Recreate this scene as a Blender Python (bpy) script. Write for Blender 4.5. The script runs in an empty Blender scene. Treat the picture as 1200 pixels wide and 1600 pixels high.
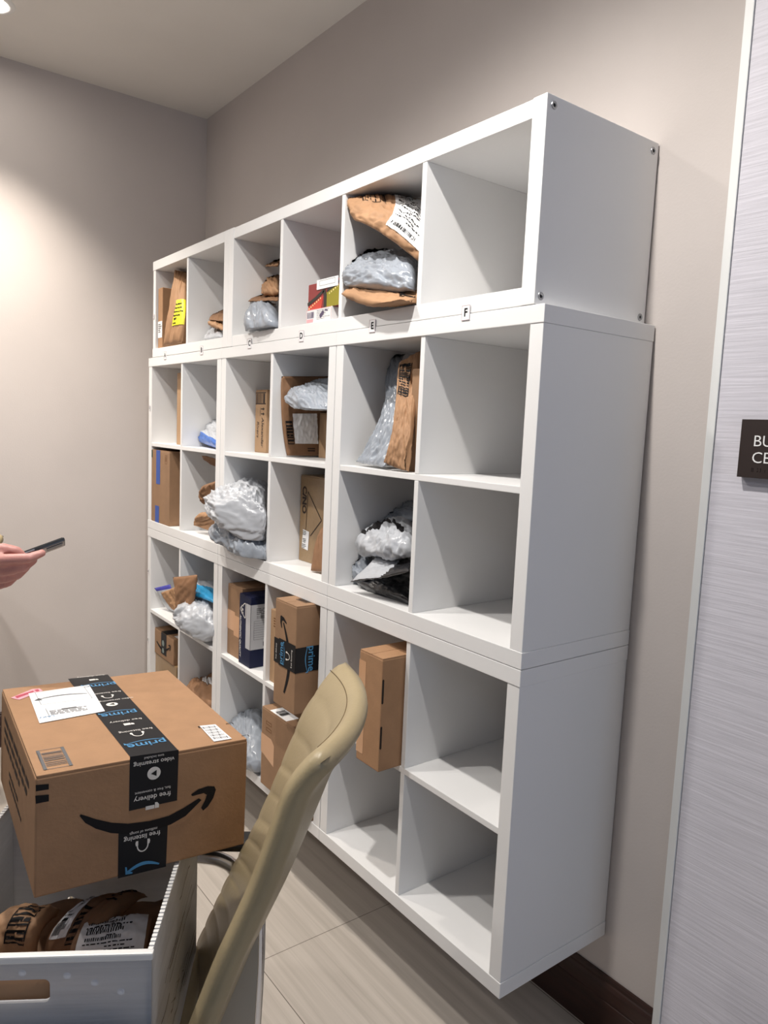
import bpy, bmesh, math, random
from mathutils import Vector, Matrix, Euler, noise
V = Vector
SC = bpy.context.scene
COL = SC.collection
# ---------------------------------------------------------------- camera
CAM_LOC = V((3.32081, -1.55245, 1.53197))
CAM_ROT = Euler((1.456738, -0.04267, 0.925669), 'XYZ')
FPX = 1150.33
RM = CAM_ROT.to_matrix()
cd = bpy.data.cameras.new('camera')
cam = bpy.data.objects.new('camera', cd)
COL.objects.link(cam)
cam.location = CAM_LOC
cam.rotation_euler = CAM_ROT
cd.sensor_fit = 'VERTICAL'
cd.sensor_height = 36.0
cd.lens = FPX / 1600 * 36.0
cd.clip_start = 0.02
SC.camera = cam


def ray(u, v):
    return RM @ V(((u - 600) / FPX, -(v - 800) / FPX, -1.0))


def at(u, v, axis, val):
    """the point of the plane x, y or z = val that photo pixel (u, v) shows"""
    d = ray(u, v)
    return CAM_LOC + d * ((val - CAM_LOC[axis]) / d[axis])


def atD(u, v, dist):
    return CAM_LOC + ray(u, v) * dist


def onplane(u, v, o, n):
    d = ray(u, v)
    return CAM_LOC + d * ((o - CAM_LOC).dot(n) / d.dot(n))


def pt(q):
    if isinstance(q, Vector):
        return q
    if len(q) == 3:
        return at(q[0], q[1], 1, q[2])
    if q[2] == 'z':
        return at(q[0], q[1], 2, q[3])
    if q[2] == 'x':
        return at(q[0], q[1], 0, q[3])
    return atD(q[0], q[1], q[3])


# ---------------------------------------------------------------- materials
MATS = {}


def srgb(r, g, b):
    f = lambda c: (c / 255 / 12.92) if c / 255 <= 0.04045 else ((c / 255 + 0.055) / 1.055) ** 2.4
    return (f(r), f(g), f(b), 1.0)


def mat(name, col, rough=0.5, metal=0.0, var=0.0, vscale=8.0, bump=0.0, bscale=60.0, stretch=(1, 1, 1),
        coat=0.0, spec=0.5, detail=4.0, trans=0.0, emit=None, ridged=False):
    if name in MATS:
        return MATS[name]
    m = bpy.data.materials.new(name)
    m.use_nodes = True
    nt = m.node_tree
    b = nt.nodes['Principled BSDF']
    b.inputs['Base Color'].default_value = col
    b.inputs['Roughness'].default_value = rough
    b.inputs['Metallic'].default_value = metal
    b.inputs['Specular IOR Level'].default_value = spec
    b.inputs['Coat Weight'].default_value = coat
    b.inputs['Transmission Weight'].default_value = trans
    if emit:
        b.inputs['Emission Color'].default_value = emit[0]
        b.inputs['Emission Strength'].default_value = emit[1]
    tc = nt.nodes.new('ShaderNodeTexCoord')
    mp = nt.nodes.new('ShaderNodeMapping')
    mp.inputs['Scale'].default_value = stretch
    nt.links.new(tc.outputs['Object'], mp.inputs['Vector'])
    if var:
        n = nt.nodes.new('ShaderNodeTexNoise')
        n.inputs['Scale'].default_value = vscale
        n.inputs['Detail'].default_value = detail
        nt.links.new(mp.outputs[0], n.inputs['Vector'])
        r = nt.nodes.new('ShaderNodeMapRange')
        r.inputs['From Min'].default_value = 0.3
        r.inputs['From Max'].default_value = 0.7
        r.inputs['To Min'].default_value = 1 - var
        r.inputs['To Max'].default_value = 1 + var
        nt.links.new(n.outputs['Fac'], r.inputs['Value'])
        mx = nt.nodes.new('ShaderNodeVectorMath')
        mx.operation = 'SCALE'
        mx.inputs[0].default_value = col[:3]
        nt.links.new(r.outputs[0], mx.inputs['Scale'])
        nt.links.new(mx.outputs[0], b.inputs['Base Color'])
    if bump:
        n2 = nt.nodes.new('ShaderNodeTexNoise')
        n2.inputs['Scale'].default_value = bscale
        n2.inputs['Detail'].default_value = detail
        if ridged:
            n2.noise_type = 'RIDGED_MULTIFRACTAL'
            n2.inputs['Detail'].default_value = 3
            n2.inputs['Distortion'].default_value = 0.8
        nt.links.new(mp.outputs[0], n2.inputs['Vector'])
        bp = nt.nodes.new('ShaderNodeBump')
        bp.inputs['Strength'].default_value = bump
        bp.inputs['Distance'].default_value = 0.01
        nt.links.new(n2.outputs['Fac'], bp.inputs['Height'])
        nt.links.new(bp.outputs[0], b.inputs['Normal'])
    MATS[name] = m
    return m


# ---------------------------------------------------------------- objects
def wloc(o):
    p = V((0, 0, 0))
    while o is not None:
        p += o.location
        o = o.parent
    return p


def tag(o, label=None, cat=None, group=None, kind=None):
    if label:
        o['label'] = label
    if cat:
        o['category'] = cat
    if group:
        o['group'] = group
    if kind:
        o['kind'] = kind
    return o


def finish(name, bm, mats, parent=None, smooth=False, base=None):
    """bm is in world coordinates; a top-level object gets its origin at its base"""
    if not isinstance(mats, (list, tuple)):
        mats = [mats]
    bmesh.ops.recalc_face_normals(bm, faces=bm.faces) if smooth is not None and name not in FLAT else None
    if parent is None:
        if base is None:
            xs = [v.co.x for v in bm.verts]
            ys = [v.co.y for v in bm.verts]
            zs = [v.co.z for v in bm.verts]
            base = V(((min(xs) + max(xs)) / 2, (min(ys) + max(ys)) / 2, min(zs)))
        off = base
    else:
        off = wloc(parent)
    for v in bm.verts:
        v.co -= off
    me = bpy.data.meshes.new(name)
    bm.to_mesh(me)
    bm.free()
    for m in mats:
        me.materials.append(m)
    if smooth:
        for p in me.polygons:
            p.use_smooth = True
    o = bpy.data.objects.new(name, me)
    COL.objects.link(o)
    if parent is None:
        o.location = base
    else:
        o.parent = parent
    return o


FLAT = set()


def empty(name, loc):
    o = bpy.data.objects.new(name, None)
    o.empty_display_size = 0.05
    COL.objects.link(o)
    o.location = loc
    return o


def box_bm(bm, x0, x1, y0, y1, z0, z1, bev=0.0, mi=0, M=None):
    vs = [V((x, y, z)) for x in (x0, x1) for y in (y0, y1) for z in (z0, z1)]
    if M is not None:
        vs = [M @ v for v in vs]
    v = [bm.verts.new(c) for c in vs]
    fs = []
    for q in ((0, 1, 3, 2), (4, 6, 7, 5), (0, 4, 5, 1), (2, 3, 7, 6), (0, 2, 6, 4), (1, 5, 7, 3)):
        f = bm.faces.new([v[i] for i in q])
        f.material_index = mi
        fs.append(f)
    if bev:
        es = list({e for f in fs for e in f.edges})
        r = bmesh.ops.bevel(bm, geom=es, offset=bev, segments=2, profile=0.6, affect='EDGES')
        for f in r['faces']:
            f.material_index = mi
    return fs


def box_ob(name, x0, x1, y0, y1, z0, z1, m, parent=None, bev=0.0015):
    bm = bmesh.new()
    box_bm(bm, x0, x1, y0, y1, z0, z1, bev)
    return finish(name, bm, m, parent)


def poly_bm(bm, pts, mi=0):
    try:
        f = bm.faces.new([bm.verts.new(p) for p in pts])
        f.material_index = mi
        return f
    except ValueError:
        return None


def tube_bm(bm, pts, rad, seg=10, mi=0, closed=False):
    pts = [V(p) for p in pts]
    n = len(pts)
    rads = rad if isinstance(rad, (list, tuple)) else [rad] * n
    rings = []
    prev = None
    for i, p in enumerate(pts):
        a = pts[i - 1] if i > 0 else (pts[-1] if closed else p)
        b = pts[i + 1] if i < n - 1 else (pts[0] if closed else p)
        t = (b - a).normalized()
        if prev is None:
            up = V((0, 0, 1)) if abs(t.z) < 0.9 else V((1, 0, 0))
            nx = t.cross(up).normalized()
        else:
            nx = (prev - t * prev.dot(t)).normalized()
        prev = nx
        ny = t.cross(nx)
        rings.append([bm.verts.new(p + (nx * math.cos(2 * math.pi * k / seg) + ny * math.sin(2 * math.pi * k / seg)) * rads[i]) for k in range(seg)])
    m = n if closed else n - 1
    for i in range(m):
        A, B = rings[i], rings[(i + 1) % n]
        for k in range(seg):
            f = bm.faces.new((A[k], A[(k + 1) % seg], B[(k + 1) % seg], B[k]))
            f.material_index = mi
    if not closed:
        for R_ in (rings[0], rings[-1]):
            f = bm.faces.new(R_)
            f.material_index = mi


def smooth_path(pts, k=6):
    pts = [V(p) for p in pts]
    P = [pts[0]] + pts + [pts[-1]]
    out = []
    for i in range(1, len(P) - 2):
        for j in range(k):
            t = j / k
            a, b, c, d = P[i - 1], P[i], P[i + 1], P[i + 2]
            out.append(0.5 * ((2 * b) + (c - a) * t + (2 * a - 5 * b + 4 * c - d) * t * t + (3 * b - a - 3 * c + d) * t ** 3))
    out.append(pts[-1])
    return out


# --- flat printing on a plane: frame = (origin, right, up); the normal points out of the surface
class Frame:
    def __init__(s, o, r, u, off=0.0006):
        s.o, s.r, s.u = V(o), V(r).normalized(), V(u).normalized()
        s.n = s.r.cross(s.u).normalized()
        s.off = off

    def p(s, x, y, k=1.0):
        return s.o + s.r * x + s.u * y + s.n * s.off * k

    def px(s, u, v, k=1.0):
        return onplane(u, v, s.o + s.n * s.off * k, s.n)

    def loc(s, u, v):
        w = onplane(u, v, s.o, s.n) - s.o
        return w.dot(s.r), w.dot(s.u)

    def rect(s, bm, x0, y0, x1, y1, mi=0, k=1.0):
        poly_bm(bm, [s.p(x0, y0, k), s.p(x1, y0, k), s.p(x1, y1, k), s.p(x0, y1, k)], mi)

    def poly(s, bm, pts, mi=0, k=1.0):
        poly_bm(bm, [s.p(x, y, k) for x, y in pts], mi)

    def pxpoly(s, bm, pts, mi=0, k=1.0):
        poly_bm(bm, [s.px(u, v, k) for u, v in pts], mi)

    def stroke(s, bm, pts, w, mi=0, k=1.0):
        """a band along pts (local) with width w (number or list)"""
        n = len(pts)
        ws = w if isinstance(w, (list, tuple)) else [w] * n
        L = []
        for i in range(n):
            a = pts[max(i - 1, 0)]
            b = pts[min(i + 1, n - 1)]
            dx, dy = b[0] - a[0], b[1] - a[1]
            d = math.hypot(dx, dy) or 1e-9
            nx, ny = -dy / d, dx / d
            L.append((s.p(pts[i][0] + nx * ws[i] / 2, pts[i][1] + ny * ws[i] / 2, k), s.p(pts[i][0] - nx * ws[i] / 2, pts[i][1] - ny * ws[i] / 2, k)))
        vs = [(bm.verts.new(a), bm.verts.new(b)) for a, b in L]
        for i in range(n - 1):
            f = bm.faces.new((vs[i][1], vs[i + 1][1], vs[i + 1][0], vs[i][0]))
            f.material_index = mi

    def barcode(s, bm, x0, y0, x1, y1, n=14, mi=0, seed=1, vertical=True, k=1.0, fill=0.55):
        rnd = random.Random(seed)
        t = 0.0
        ws = [rnd.uniform(0.4, 1.6) for _ in range(2 * n)]
        tot = sum(ws)
        for i, w in enumerate(ws):
            a = t / tot
            t += w
            b = t / tot
            if i % 2 == 0:
                b = a + (b - a) * (fill / 0.5)
                if vertical:
                    s.rect(bm, x0 + (x1 - x0) * a, y0, x0 + (x1 - x0) * b, y1, mi, k)
                else:
                    s.rect(bm, x0, y0 + (y1 - y0) * a, x1, y0 + (y1 - y0) * b, mi, k)

    def frame(s, bm, x0, y0, x1, y1, w, mi=0, k=1.0):
        s.rect(bm, x0, y0, x1, y0 + w, mi, k)
        s.rect(bm, x0, y1 - w, x1, y1, mi, k)
        s.rect(bm, x0, y0 + w, x0 + w, y1 - w, mi, k)
        s.rect(bm, x1 - w, y0 + w, x1, y1 - w, mi, k)

    def lines(s, bm, x0, y0, x1, y1, n, mi=0, seed=1, k=1.0, fat=0.45):
        """rows of small broken print"""
        rnd = random.Random(seed)
        h = (y1 - y0) / n
        for i in range(n):
            x = x0
            e = x0 + (x1 - x0) * rnd.uniform(0.55, 1.0)
            while x < e:
                w = (x1 - x0) * rnd.uniform(0.06, 0.2)
                s.rect(bm, x, y0 + h * i, min(x + w, e), y0 + h * i + h * fat, mi, k)
                x += w + (x1 - x0) * 0.03

    def text(s, bm, txt, x, y, size, mi=0, rot=0.0, bold=0.0, align='CENTER', k=1.0, sx=1.0, extrude=0.0, shear=0.0):
        c = bpy.data.curves.new('t', 'FONT')
        c.body = txt
        c.size = size
        c.align_x = align
        c.align_y = 'CENTER'
        c.offset = bold
        c.shear = shear
        c.resolution_u = 3
        c.extrude = extrude
        o = bpy.data.objects.new('t', c)
        COL.objects.link(o)
        dg = bpy.context.evaluated_depsgraph_get()
        me = bpy.data.meshes.new_from_object(o.evaluated_get(dg))
        ca, sa = math.cos(rot), math.sin(rot)
        vs = []
        for v in me.vertices:
            a, b = v.co.x * sx, v.co.y
            w = s.p(x + a * ca - b * sa, y + a * sa + b * ca, k) + s.n * v.co.z
            vs.append(bm.verts.new(w))
        for p in me.polygons:
            try:
                f = bm.faces.new([vs[i] for i in p.vertices])
                f.material_index = mi
            except ValueError:
                pass
        bpy.data.objects.remove(o)
        bpy.data.meshes.remove(me)
        bpy.data.curves.remove(c)


def flat_ob(name, bm, mats, parent):
    FLAT.add(name)
    return finish(name, bm, mats, parent, smooth=False)


# palette
EDGING = mat('white_edging', (0.78, 0.77, 0.75, 1), 0.4)
WHITE = mat('white_laminate', (0.80, 0.80, 0.80, 1), 0.38, bump=0.02, bscale=900)
INK = mat('black_ink', (0.009, 0.008, 0.009, 1), 0.6, spec=0.2)
FINK = mat('grey_ink', (0.12, 0.12, 0.125, 1), 0.6)
PAPER = mat('label_paper', (0.82, 0.82, 0.83, 1), 0.55)
CARD = mat('cardboard', srgb(162, 124, 91), 0.75, var=0.06, vscale=25, bump=0.05, bscale=180)
CARD2 = mat('brown_cardboard', srgb(146, 114, 86), 0.75, var=0.07, vscale=18, bump=0.06, bscale=140)
CARD3 = mat('pale_cardboard', srgb(172, 139, 106), 0.75, var=0.06, vscale=18, bump=0.05, bscale=140)
EDGE = mat('cardboard_edge', srgb(120, 80, 48), 0.9)
KRAFT = mat('kraft_paper', srgb(166, 128, 95), 0.7, var=0.10, vscale=14, bump=0.35, bscale=9, ridged=True)
KRAFT2 = mat('dark_kraft_paper', srgb(132, 97, 69), 0.72, var=0.12, vscale=12, bump=0.35, bscale=9, ridged=True)
POLYG = mat('grey_poly_film', (0.30, 0.33, 0.375, 1), 0.25, var=0.10, vscale=9, bump=0.55, bscale=11, coat=0.2, ridged=True)
POLYW = mat('white_poly_film', (0.46, 0.48, 0.515, 1), 0.28, var=0.05, vscale=9, bump=0.5, bscale=11, coat=0.2, ridged=True)
POLYB = mat('black_poly_film', (0.012, 0.012, 0.014, 1), 0.3, bump=0.5, bscale=30, coat=0.3)
BLUEF = mat('blue_poly_film', (0.04, 0.14, 0.48, 1), 0.32, bump=0.3, bscale=30)
CYANF = mat('cyan_poly_film', (0.03, 0.27, 0.52, 1), 0.3, bump=0.3, bscale=30)
TAPEB = mat('black_tape', (0.010, 0.010, 0.012, 1), 0.5, spec=0.25)
TAPEC = mat('clear_tape', srgb(206, 160, 122), 0.25, coat=0.4)
BLUET = mat('blue_tape', (0.03, 0.085, 0.36, 1), 0.5, bump=0.1, bscale=200)
PRIMEB = mat('light_blue_ink', (0.07, 0.27, 0.50, 1), 0.4)
WINK = mat('white_ink', (0.75, 0.72, 0.68, 1), 0.45)
CHROME = mat('chrome', (0.88, 0.88, 0.90, 1), 0.16, metal=1.0)
BLKPL = mat('black_plastic', (0.015, 0.015, 0.017, 1), 0.4)
YELL = mat('yellow_label', (0.80, 0.74, 0.03, 1), 0.5)
# ---------------------------------------------------------------- the room
W_ = 0.765
D_ = 0.388
ZB = 0.2655
CEIL = 3.005


def wall_mat(name, col, var=0.03):
    return mat(name, col, 0.75, var=var, vscale=2.5, bump=0.04, bscale=160)


PAINT = wall_mat('greige_paint', (0.59, 0.54, 0.515, 1))
CEILM = wall_mat('ceiling_paint', (0.76, 0.73, 0.69, 1))
TRIMW = mat('white_trim_paint', (0.74, 0.75, 0.74, 1), 0.5, var=0.03, vscale=6)


def wallpaper():
    m = mat('grasscloth_wallpaper', (0.60, 0.585, 0.63, 1), 0.6)
    nt = m.node_tree
    b = nt.nodes['Principled BSDF']
    tc = nt.nodes.new('ShaderNodeTexCoord')
    mp = nt.nodes.new('ShaderNodeMapping')
    mp.inputs['Scale'].default_value = (5, 1, 170)
    nt.links.new(tc.outputs['Object'], mp.inputs[0])
    n = nt.nodes.new('ShaderNodeTexNoise')
    n.inputs['Scale'].default_value = 1.0
    n.inputs['Detail'].default_value = 6
    n.inputs['Roughness'].default_value = 0.65
    nt.links.new(mp.outputs[0], n.inputs['Vector'])
    r = nt.nodes.new('ShaderNodeMapRange')
    r.inputs['From Min'].default_value = 0.3
    r.inputs['From Max'].default_value = 0.7
    r.inputs['To Min'].default_value = 0.86
    r.inputs['To Max'].default_value = 1.12
    nt.links.new(n.outputs['Fac'], r.inputs['Value'])
    mx = nt.nodes.new('ShaderNodeVectorMath')
    mx.operation = 'SCALE'
    mx.inputs[0].default_value = (0.60, 0.585, 0.64)
    nt.links.new(r.outputs[0], mx.inputs['Scale'])
    nt.links.new(mx.outputs[0], b.inputs['Base Color'])
    bp = nt.nodes.new('ShaderNodeBump')
    bp.inputs['Strength'].default_value = 0.25
    bp.inputs['Distance'].default_value = 0.004
    nt.links.new(n.outputs['Fac'], bp.inputs['Height'])
    nt.links.new(bp.outputs[0], b.inputs['Normal'])
    return m


def floor_mat():
    m = bpy.data.materials.new('porcelain_floor_tile')
    m.use_nodes = True
    nt = m.node_tree
    N = nt.nodes.new
    L = nt.links.new
    b = nt.nodes['Principled BSDF']
    b.inputs['Roughness'].default_value = 0.38
    tc = N('ShaderNodeTexCoord')
    mp = N('ShaderNodeMapping')
    mp.inputs['Scale'].default_value = (0.8, 30, 1)
    mp.inputs['Rotation'].default_value = (0, 0, math.radians(3))
    L(tc.outputs['Object'], mp.inputs[0])
    n = N('ShaderNodeTexNoise')
    n.inputs['Scale'].default_value = 1.3
    n.inputs['Detail'].default_value = 7
    n.inputs['Roughness'].default_value = 0.6
    n.inputs['Distortion'].default_value = 0.6
    L(mp.outputs[0], n.inputs['Vector'])
    cr = N('ShaderNodeValToRGB')
    e = cr.color_ramp.elements
    e[0].position, e[0].color = 0.30, srgb(170, 162, 153)
    e[1].position, e[1].color = 0.62, srgb(190, 182, 173)
    x = cr.color_ramp.elements.new(0.45)
    x.color = srgb(181, 173, 164)
    L(n.outputs['Fac'], cr.inputs['Fac'])
    sp = N('ShaderNodeSeparateXYZ')
    L(tc.outputs['Object'], sp.inputs[0])

    def groove(out, first, pitch):
        a = N('ShaderNodeMath'); a.operation = 'SUBTRACT'; a.inputs[1].default_value = first - 20 * pitch
        L(out, a.inputs[0])
        w = N('ShaderNodeMath'); w.operation = 'MODULO'; w.inputs[1].default_value = pitch
        L(a.outputs[0], w.inputs[0])
        c = N('ShaderNodeMath'); c.operation = 'LESS_THAN'; c.inputs[1].default_value = 0.0022
        L(w.outputs[0], c.inputs[0])
        return c.outputs[0]
    g1 = groove(sp.outputs['X'], 1.589, 1.2)
    g2 = groove(sp.outputs['Y'], -0.623, 0.6)
    mx = N('ShaderNodeMath'); mx.operation = 'MAXIMUM'
    L(g1, mx.inputs[0]); L(g2, mx.inputs[1])
    mc = N('ShaderNodeMix'); mc.data_type = 'RGBA'
    L(mx.outputs[0], mc.inputs['Factor'])
    L(cr.outputs[0], mc.inputs['A'])
    mc.inputs['B'].default_value = srgb(96, 88, 80)
    L(mc.outputs['Result'], b.inputs['Base Color'])
    return m


def struct(name, x0, x1, y0, y1, z0, z1, m, bev=0):
    o = box_ob(name, x0, x1, y0, y1, z0, z1, m, None, bev)
    return tag(o, kind='structure')


bm = bmesh.new()
box_bm(bm, -0.45, 7.0, -4.2, 0.15, -0.1, 0.0)
fl = finish('floor', bm, floor_mat(), None, base=V((0, 0, 0)))
tag(fl, kind='structure')
# ceiling with round holes is not needed: the downlights sit just under it
struct('ceiling', -0.45, 7.0, -4.2, 0.15, CEIL, CEIL + 0.1, CEILM)
struct('wall_back', -0.45, 2.6, 0.0, 0.15, 0.0, CEIL, PAINT)
struct('wall_left', -0.45, -0.3, -4.2, 0.0, 0.0, CEIL, PAINT)
LOBBY = wall_mat('slate_low_bounce_paint', (0.22, 0.25, 0.30, 1))  # unseen walls, coloured dark and cool to cut warm bounce light
struct('wall_right', 7.0, 7.15, -4.2, 0.15, 0.0, CEIL, LOBBY)
struct('wall_front', -0.45, 7.15, -4.35, -4.2, 0.0, CEIL, LOBBY)
WPX, WPY = 2.519, -0.10
struct('wall_corridor', WPX, 7.0, WPY, 0.15, 0.0, CEIL, wallpaper())
bm = bmesh.new()
box_bm(bm, WPX - 0.020, WPX - 0.0015, WPY - 0.003, 0.0, 0.0, CEIL, 0.002)
tag(finish('trim_1', bm, TRIMW), kind='structure')

# dark moulded skirting along the back wall: a stepped section swept along x
WENGE = mat('dark_wood_skirting', (0.036, 0.014, 0.010, 1), 0.35, var=0.25, vscale=6, stretch=(1, 12, 12))


def skirting(name, a, b, inward):
    prof = [(0, 0), (0.016, 0), (0.016, 0.100), (0.0135, 0.102), (0.0135, 0.104), (0.016, 0.106), (0.016, 0.138), (0.012, 0.147), (0.009, 0.150), (0.009, 0.158), (0.006, 0.163), (0, 0.163)]
    bm = bmesh.new()
    A = [bm.verts.new(V(a) + V(inward) * d + V((0, 0, z))) for d, z in prof]
    B = [bm.verts.new(V(b) + V(inward) * d + V((0, 0, z))) for d, z in prof]
    n = len(prof)
    for i in range(n):
        bm.faces.new((A[i], A[(i + 1) % n], B[(i + 1) % n], B[i]))
    bm.faces.new(A)
    bm.faces.new(B)
    tag(finish(name, bm, WENGE), kind='structure')


skirting('baseboard_back', (-0.3, 0, 0), (WPX - 0.02, 0, 0), (0, -1, 0))
skirting('baseboard_left', (-0.3, -4.2, 0), (-0.3, -0.016, 0), (1, 0, 0))
skirting('baseboard_corridor', (WPX, WPY, 0), (7.0, WPY, 0), (0, -1, 0))

# ---------------------------------------------------------------- ceiling downlights and added cool fill
GLOW = mat('lamp_lens', (1, 1, 1, 1), 0.5, emit=((1.0, 0.93, 0.84, 1), 110.0))


def downlight(x, y, label, power, col, size=math.radians(128), blend=0.6, rad=0.03, warm=1):
    t = empty('ceiling_downlight', V((x, y, CEIL)))
    tag(t, label, 'ceiling light', 'recessed ceiling downlights')
    bm = bmesh.new()
    prof = [(0.052, 0.0), (0.056, -0.006), (0.070, -0.007), (0.078, -0.003), (0.080, 0.0)]
    seg = 32
    rings = [[bm.verts.new(V((x + r * math.cos(2 * math.pi * k / seg), y + r * math.sin(2 * math.pi * k / seg), CEIL + z))) for k in range(seg)] for r, z in prof]
    for i in range(len(prof) - 1):
        for k in range(seg):
            bm.faces.new((rings[i][k], rings[i][(k + 1) % seg], rings[i + 1][(k + 1) % seg], rings[i + 1][k]))
    finish('trim_ring', bm, mat('lamp_ring', (0.8, 0.8, 0.79, 1), 0.4), t, smooth=True)
    bm = bmesh.new()
    bmesh.ops.create_circle(bm, cap_ends=True, segments=32, radius=0.053, matrix=Matrix.Translation((x, y, CEIL - 0.001)))
    finish('lens', bm, GLOW, t)
    ld = bpy.data.lights.new('downlight_beam', 'SPOT')
    ld.energy = power
    ld.color = col
    ld.spot_size = size
    ld.spot_blend = blend
    ld.shadow_soft_size = rad
    lo = bpy.data.objects.new('downlight_beam', ld)
    COL.objects.link(lo)
    lo.parent = t
    lo.location = (0, 0, -0.035)
    return t


def area(name, loc, rot, sx, sy, power, col):
    ld = bpy.data.lights.new(name, 'AREA')
    ld.shape = 'RECTANGLE'
    ld.size, ld.size_y = sx, sy
    ld.energy = power
    ld.color = col
    lo = bpy.data.objects.new(name, ld)
    COL.objects.link(lo)
    lo.location = loc
    lo.rotation_euler = rot
    return lo


WARM = (1.0, 0.91, 0.80)
NEUT = (1.0, 0.955, 0.90)
COOL = (0.58, 0.74, 1.0)
downlight(0.135, -1.02, 'ceiling downlight nearest the left wall, washing it with light', 180, WARM, size=math.radians(98), blend=1.0)
downlight(2.245, -1.09, 'ceiling downlight above the right-hand end of the shelves', 138, NEUT, size=math.radians(156), blend=0.8)
downlight(1.27, -1.60, 'ceiling downlight above the standing person, away from the shelves', 92, NEUT, size=math.radians(156), blend=0.8)
downlight(0.45, -2.7, 'ceiling downlight farthest from the shelves, over the middle of the room', 70, NEUT, size=math.radians(156), blend=0.8)  # unseen lamp added so its bounce lifts the ceiling and left wall
# the lobby side: unseen cool lights added as fill
area('lobby_cool_fill', (6.9, -1.3, 1.6), (0, math.radians(90), 0), 2.2, 2.0, 22, COOL)  # added to cool the bare shelf end; no window is built here
area('lobby_ceiling_fill', (4.6, -3.0, 2.98), (0, 0, 0), 1.2, 0.6, 10, COOL)  # weak overhead fill, added out of view
w = bpy.data.worlds.new('world')
SC.world = w
w.use_nodes = True
w.node_tree.nodes['Background'].inputs[0].default_value = (0.6, 0.7, 0.9, 1)
w.node_tree.nodes['Background'].inputs[1].default_value = 0.0
SC.view_settings.view_transform = 'Standard'
SC.view_settings.look = 'None'
SC.view_settings.gamma = 1.0
SC.view_settings.use_curve_mapping = False
SC.view_settings.exposure = -0.22
# ---------------------------------------------------------------- the cube shelves
TH, DV = 0.038, 0.016
YF, YB = -D_, -0.004


def square_unit(x, z, label):
    t = empty('cube_shelf_unit', V((x + W_ / 2, YF / 2, z)))
    tag(t, label, 'shelf unit', 'white cube shelf units')
    e = 0.0006
    x0, x1 = x + e, x + W_ - e
    z1 = z + W_
    box_ob('bottom_panel', x0, x1, YF, YB, z + e, z + TH, WHITE, t)
    box_ob('top_panel', x0, x1, YF, YB, z1 - TH, z1 - e, WHITE, t)
    ins = 0.0015
    box_ob('side_panel', x0 + ins, x + TH, YF + ins, YB, z + TH, z1 - TH, WHITE, t)
    box_ob('side_panel', x + W_ - TH, x1 - ins, YF + ins, YB, z + TH, z1 - TH, WHITE, t)
    zm = z + W_ / 2
    xm = x + W_ / 2
    box_ob('shelf_board', x + TH, x + W_ - TH, YF + 0.003, YB, zm - DV / 2, zm + DV / 2, WHITE, t)
    box_ob('divider', xm - DV / 2, xm + DV / 2, YF + 0.003, YB, z + TH, zm - DV / 2, WHITE, t)
    box_ob('divider', xm - DV / 2, xm + DV / 2, YF + 0.003, YB, zm + DV / 2, z1 - TH, WHITE, t)
    return t


ROW3, ROW2, ROW1 = ZB, ZB + W_, ZB + 2 * W_
nm = {0: 'left-hand', 1: 'middle', 2: 'right-hand'}
extra = {(0, 2): 'lowest row, partly behind the big carton', (1, 2): 'lowest row, tan carton standing in its right cube',
         (2, 2): 'lowest row, holding one slotted carton',
         (0, 1): 'middle row, blue-taped carton in its lower left cube', (1, 1): 'middle row, holding the bulging white bag',
         (2, 1): 'middle row, both right cubes empty'}
for i in range(3):
    square_unit(i * W_, ROW3, 'white four-cube unit, %s of the %s' % (nm[i], extra[(i, 2)]))
    square_unit(i * W_, ROW2, 'white four-cube unit, %s of the %s' % (nm[i], extra[(i, 1)]))


def long_unit(x0, x1, z, n, label, over):
    """a low unit of n cubes; over = the top and bottom boards run over the left end"""
    t = empty('cube_shelf_unit', V(((x0 + x1) / 2, YF / 2, z)))
    tag(t, label, 'shelf unit', 'white cube shelf units')
    e = 0.0006
    z1 = z + 0.4105
    a, b = x0 + e, x1 - e
    ins = 0.0015
    if over:
        box_ob('top_panel', a, b - TH, YF, YB, z1 - TH, z1, WHITE, t)
        box_ob('bottom_panel', a, b - TH, YF, YB, z + e, z + TH, WHITE, t)
        box_ob('side_panel', a + ins, x0 + TH * 0.8, YF + ins, YB, z + TH, z1 - TH, WHITE, t)
    else:
        box_ob('top_panel', x0 + TH, x1 - TH, YF + ins, YB, z1 - TH, z1 - ins, WHITE, t)
        box_ob('bottom_panel', x0 + TH, x1 - TH, YF + ins, YB, z + e, z + TH, WHITE, t)
        box_ob('side_panel', a, x0 + TH, YF, YB, z + e, z1, WHITE, t)
    box_ob('side_panel', x1 - TH, b, YF, YB, z + e, z1, WHITE, t)
    cw = (x1 - x0 - 2 * TH - (n - 1) * DV) / n
    for k in range(1, n):
        xd = x0 + TH + k * cw + (k - 1) * DV
        box_ob('divider', xd, xd + DV, YF + 0.003, YB, z + TH, z1 - TH, WHITE, t)
    return t


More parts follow.
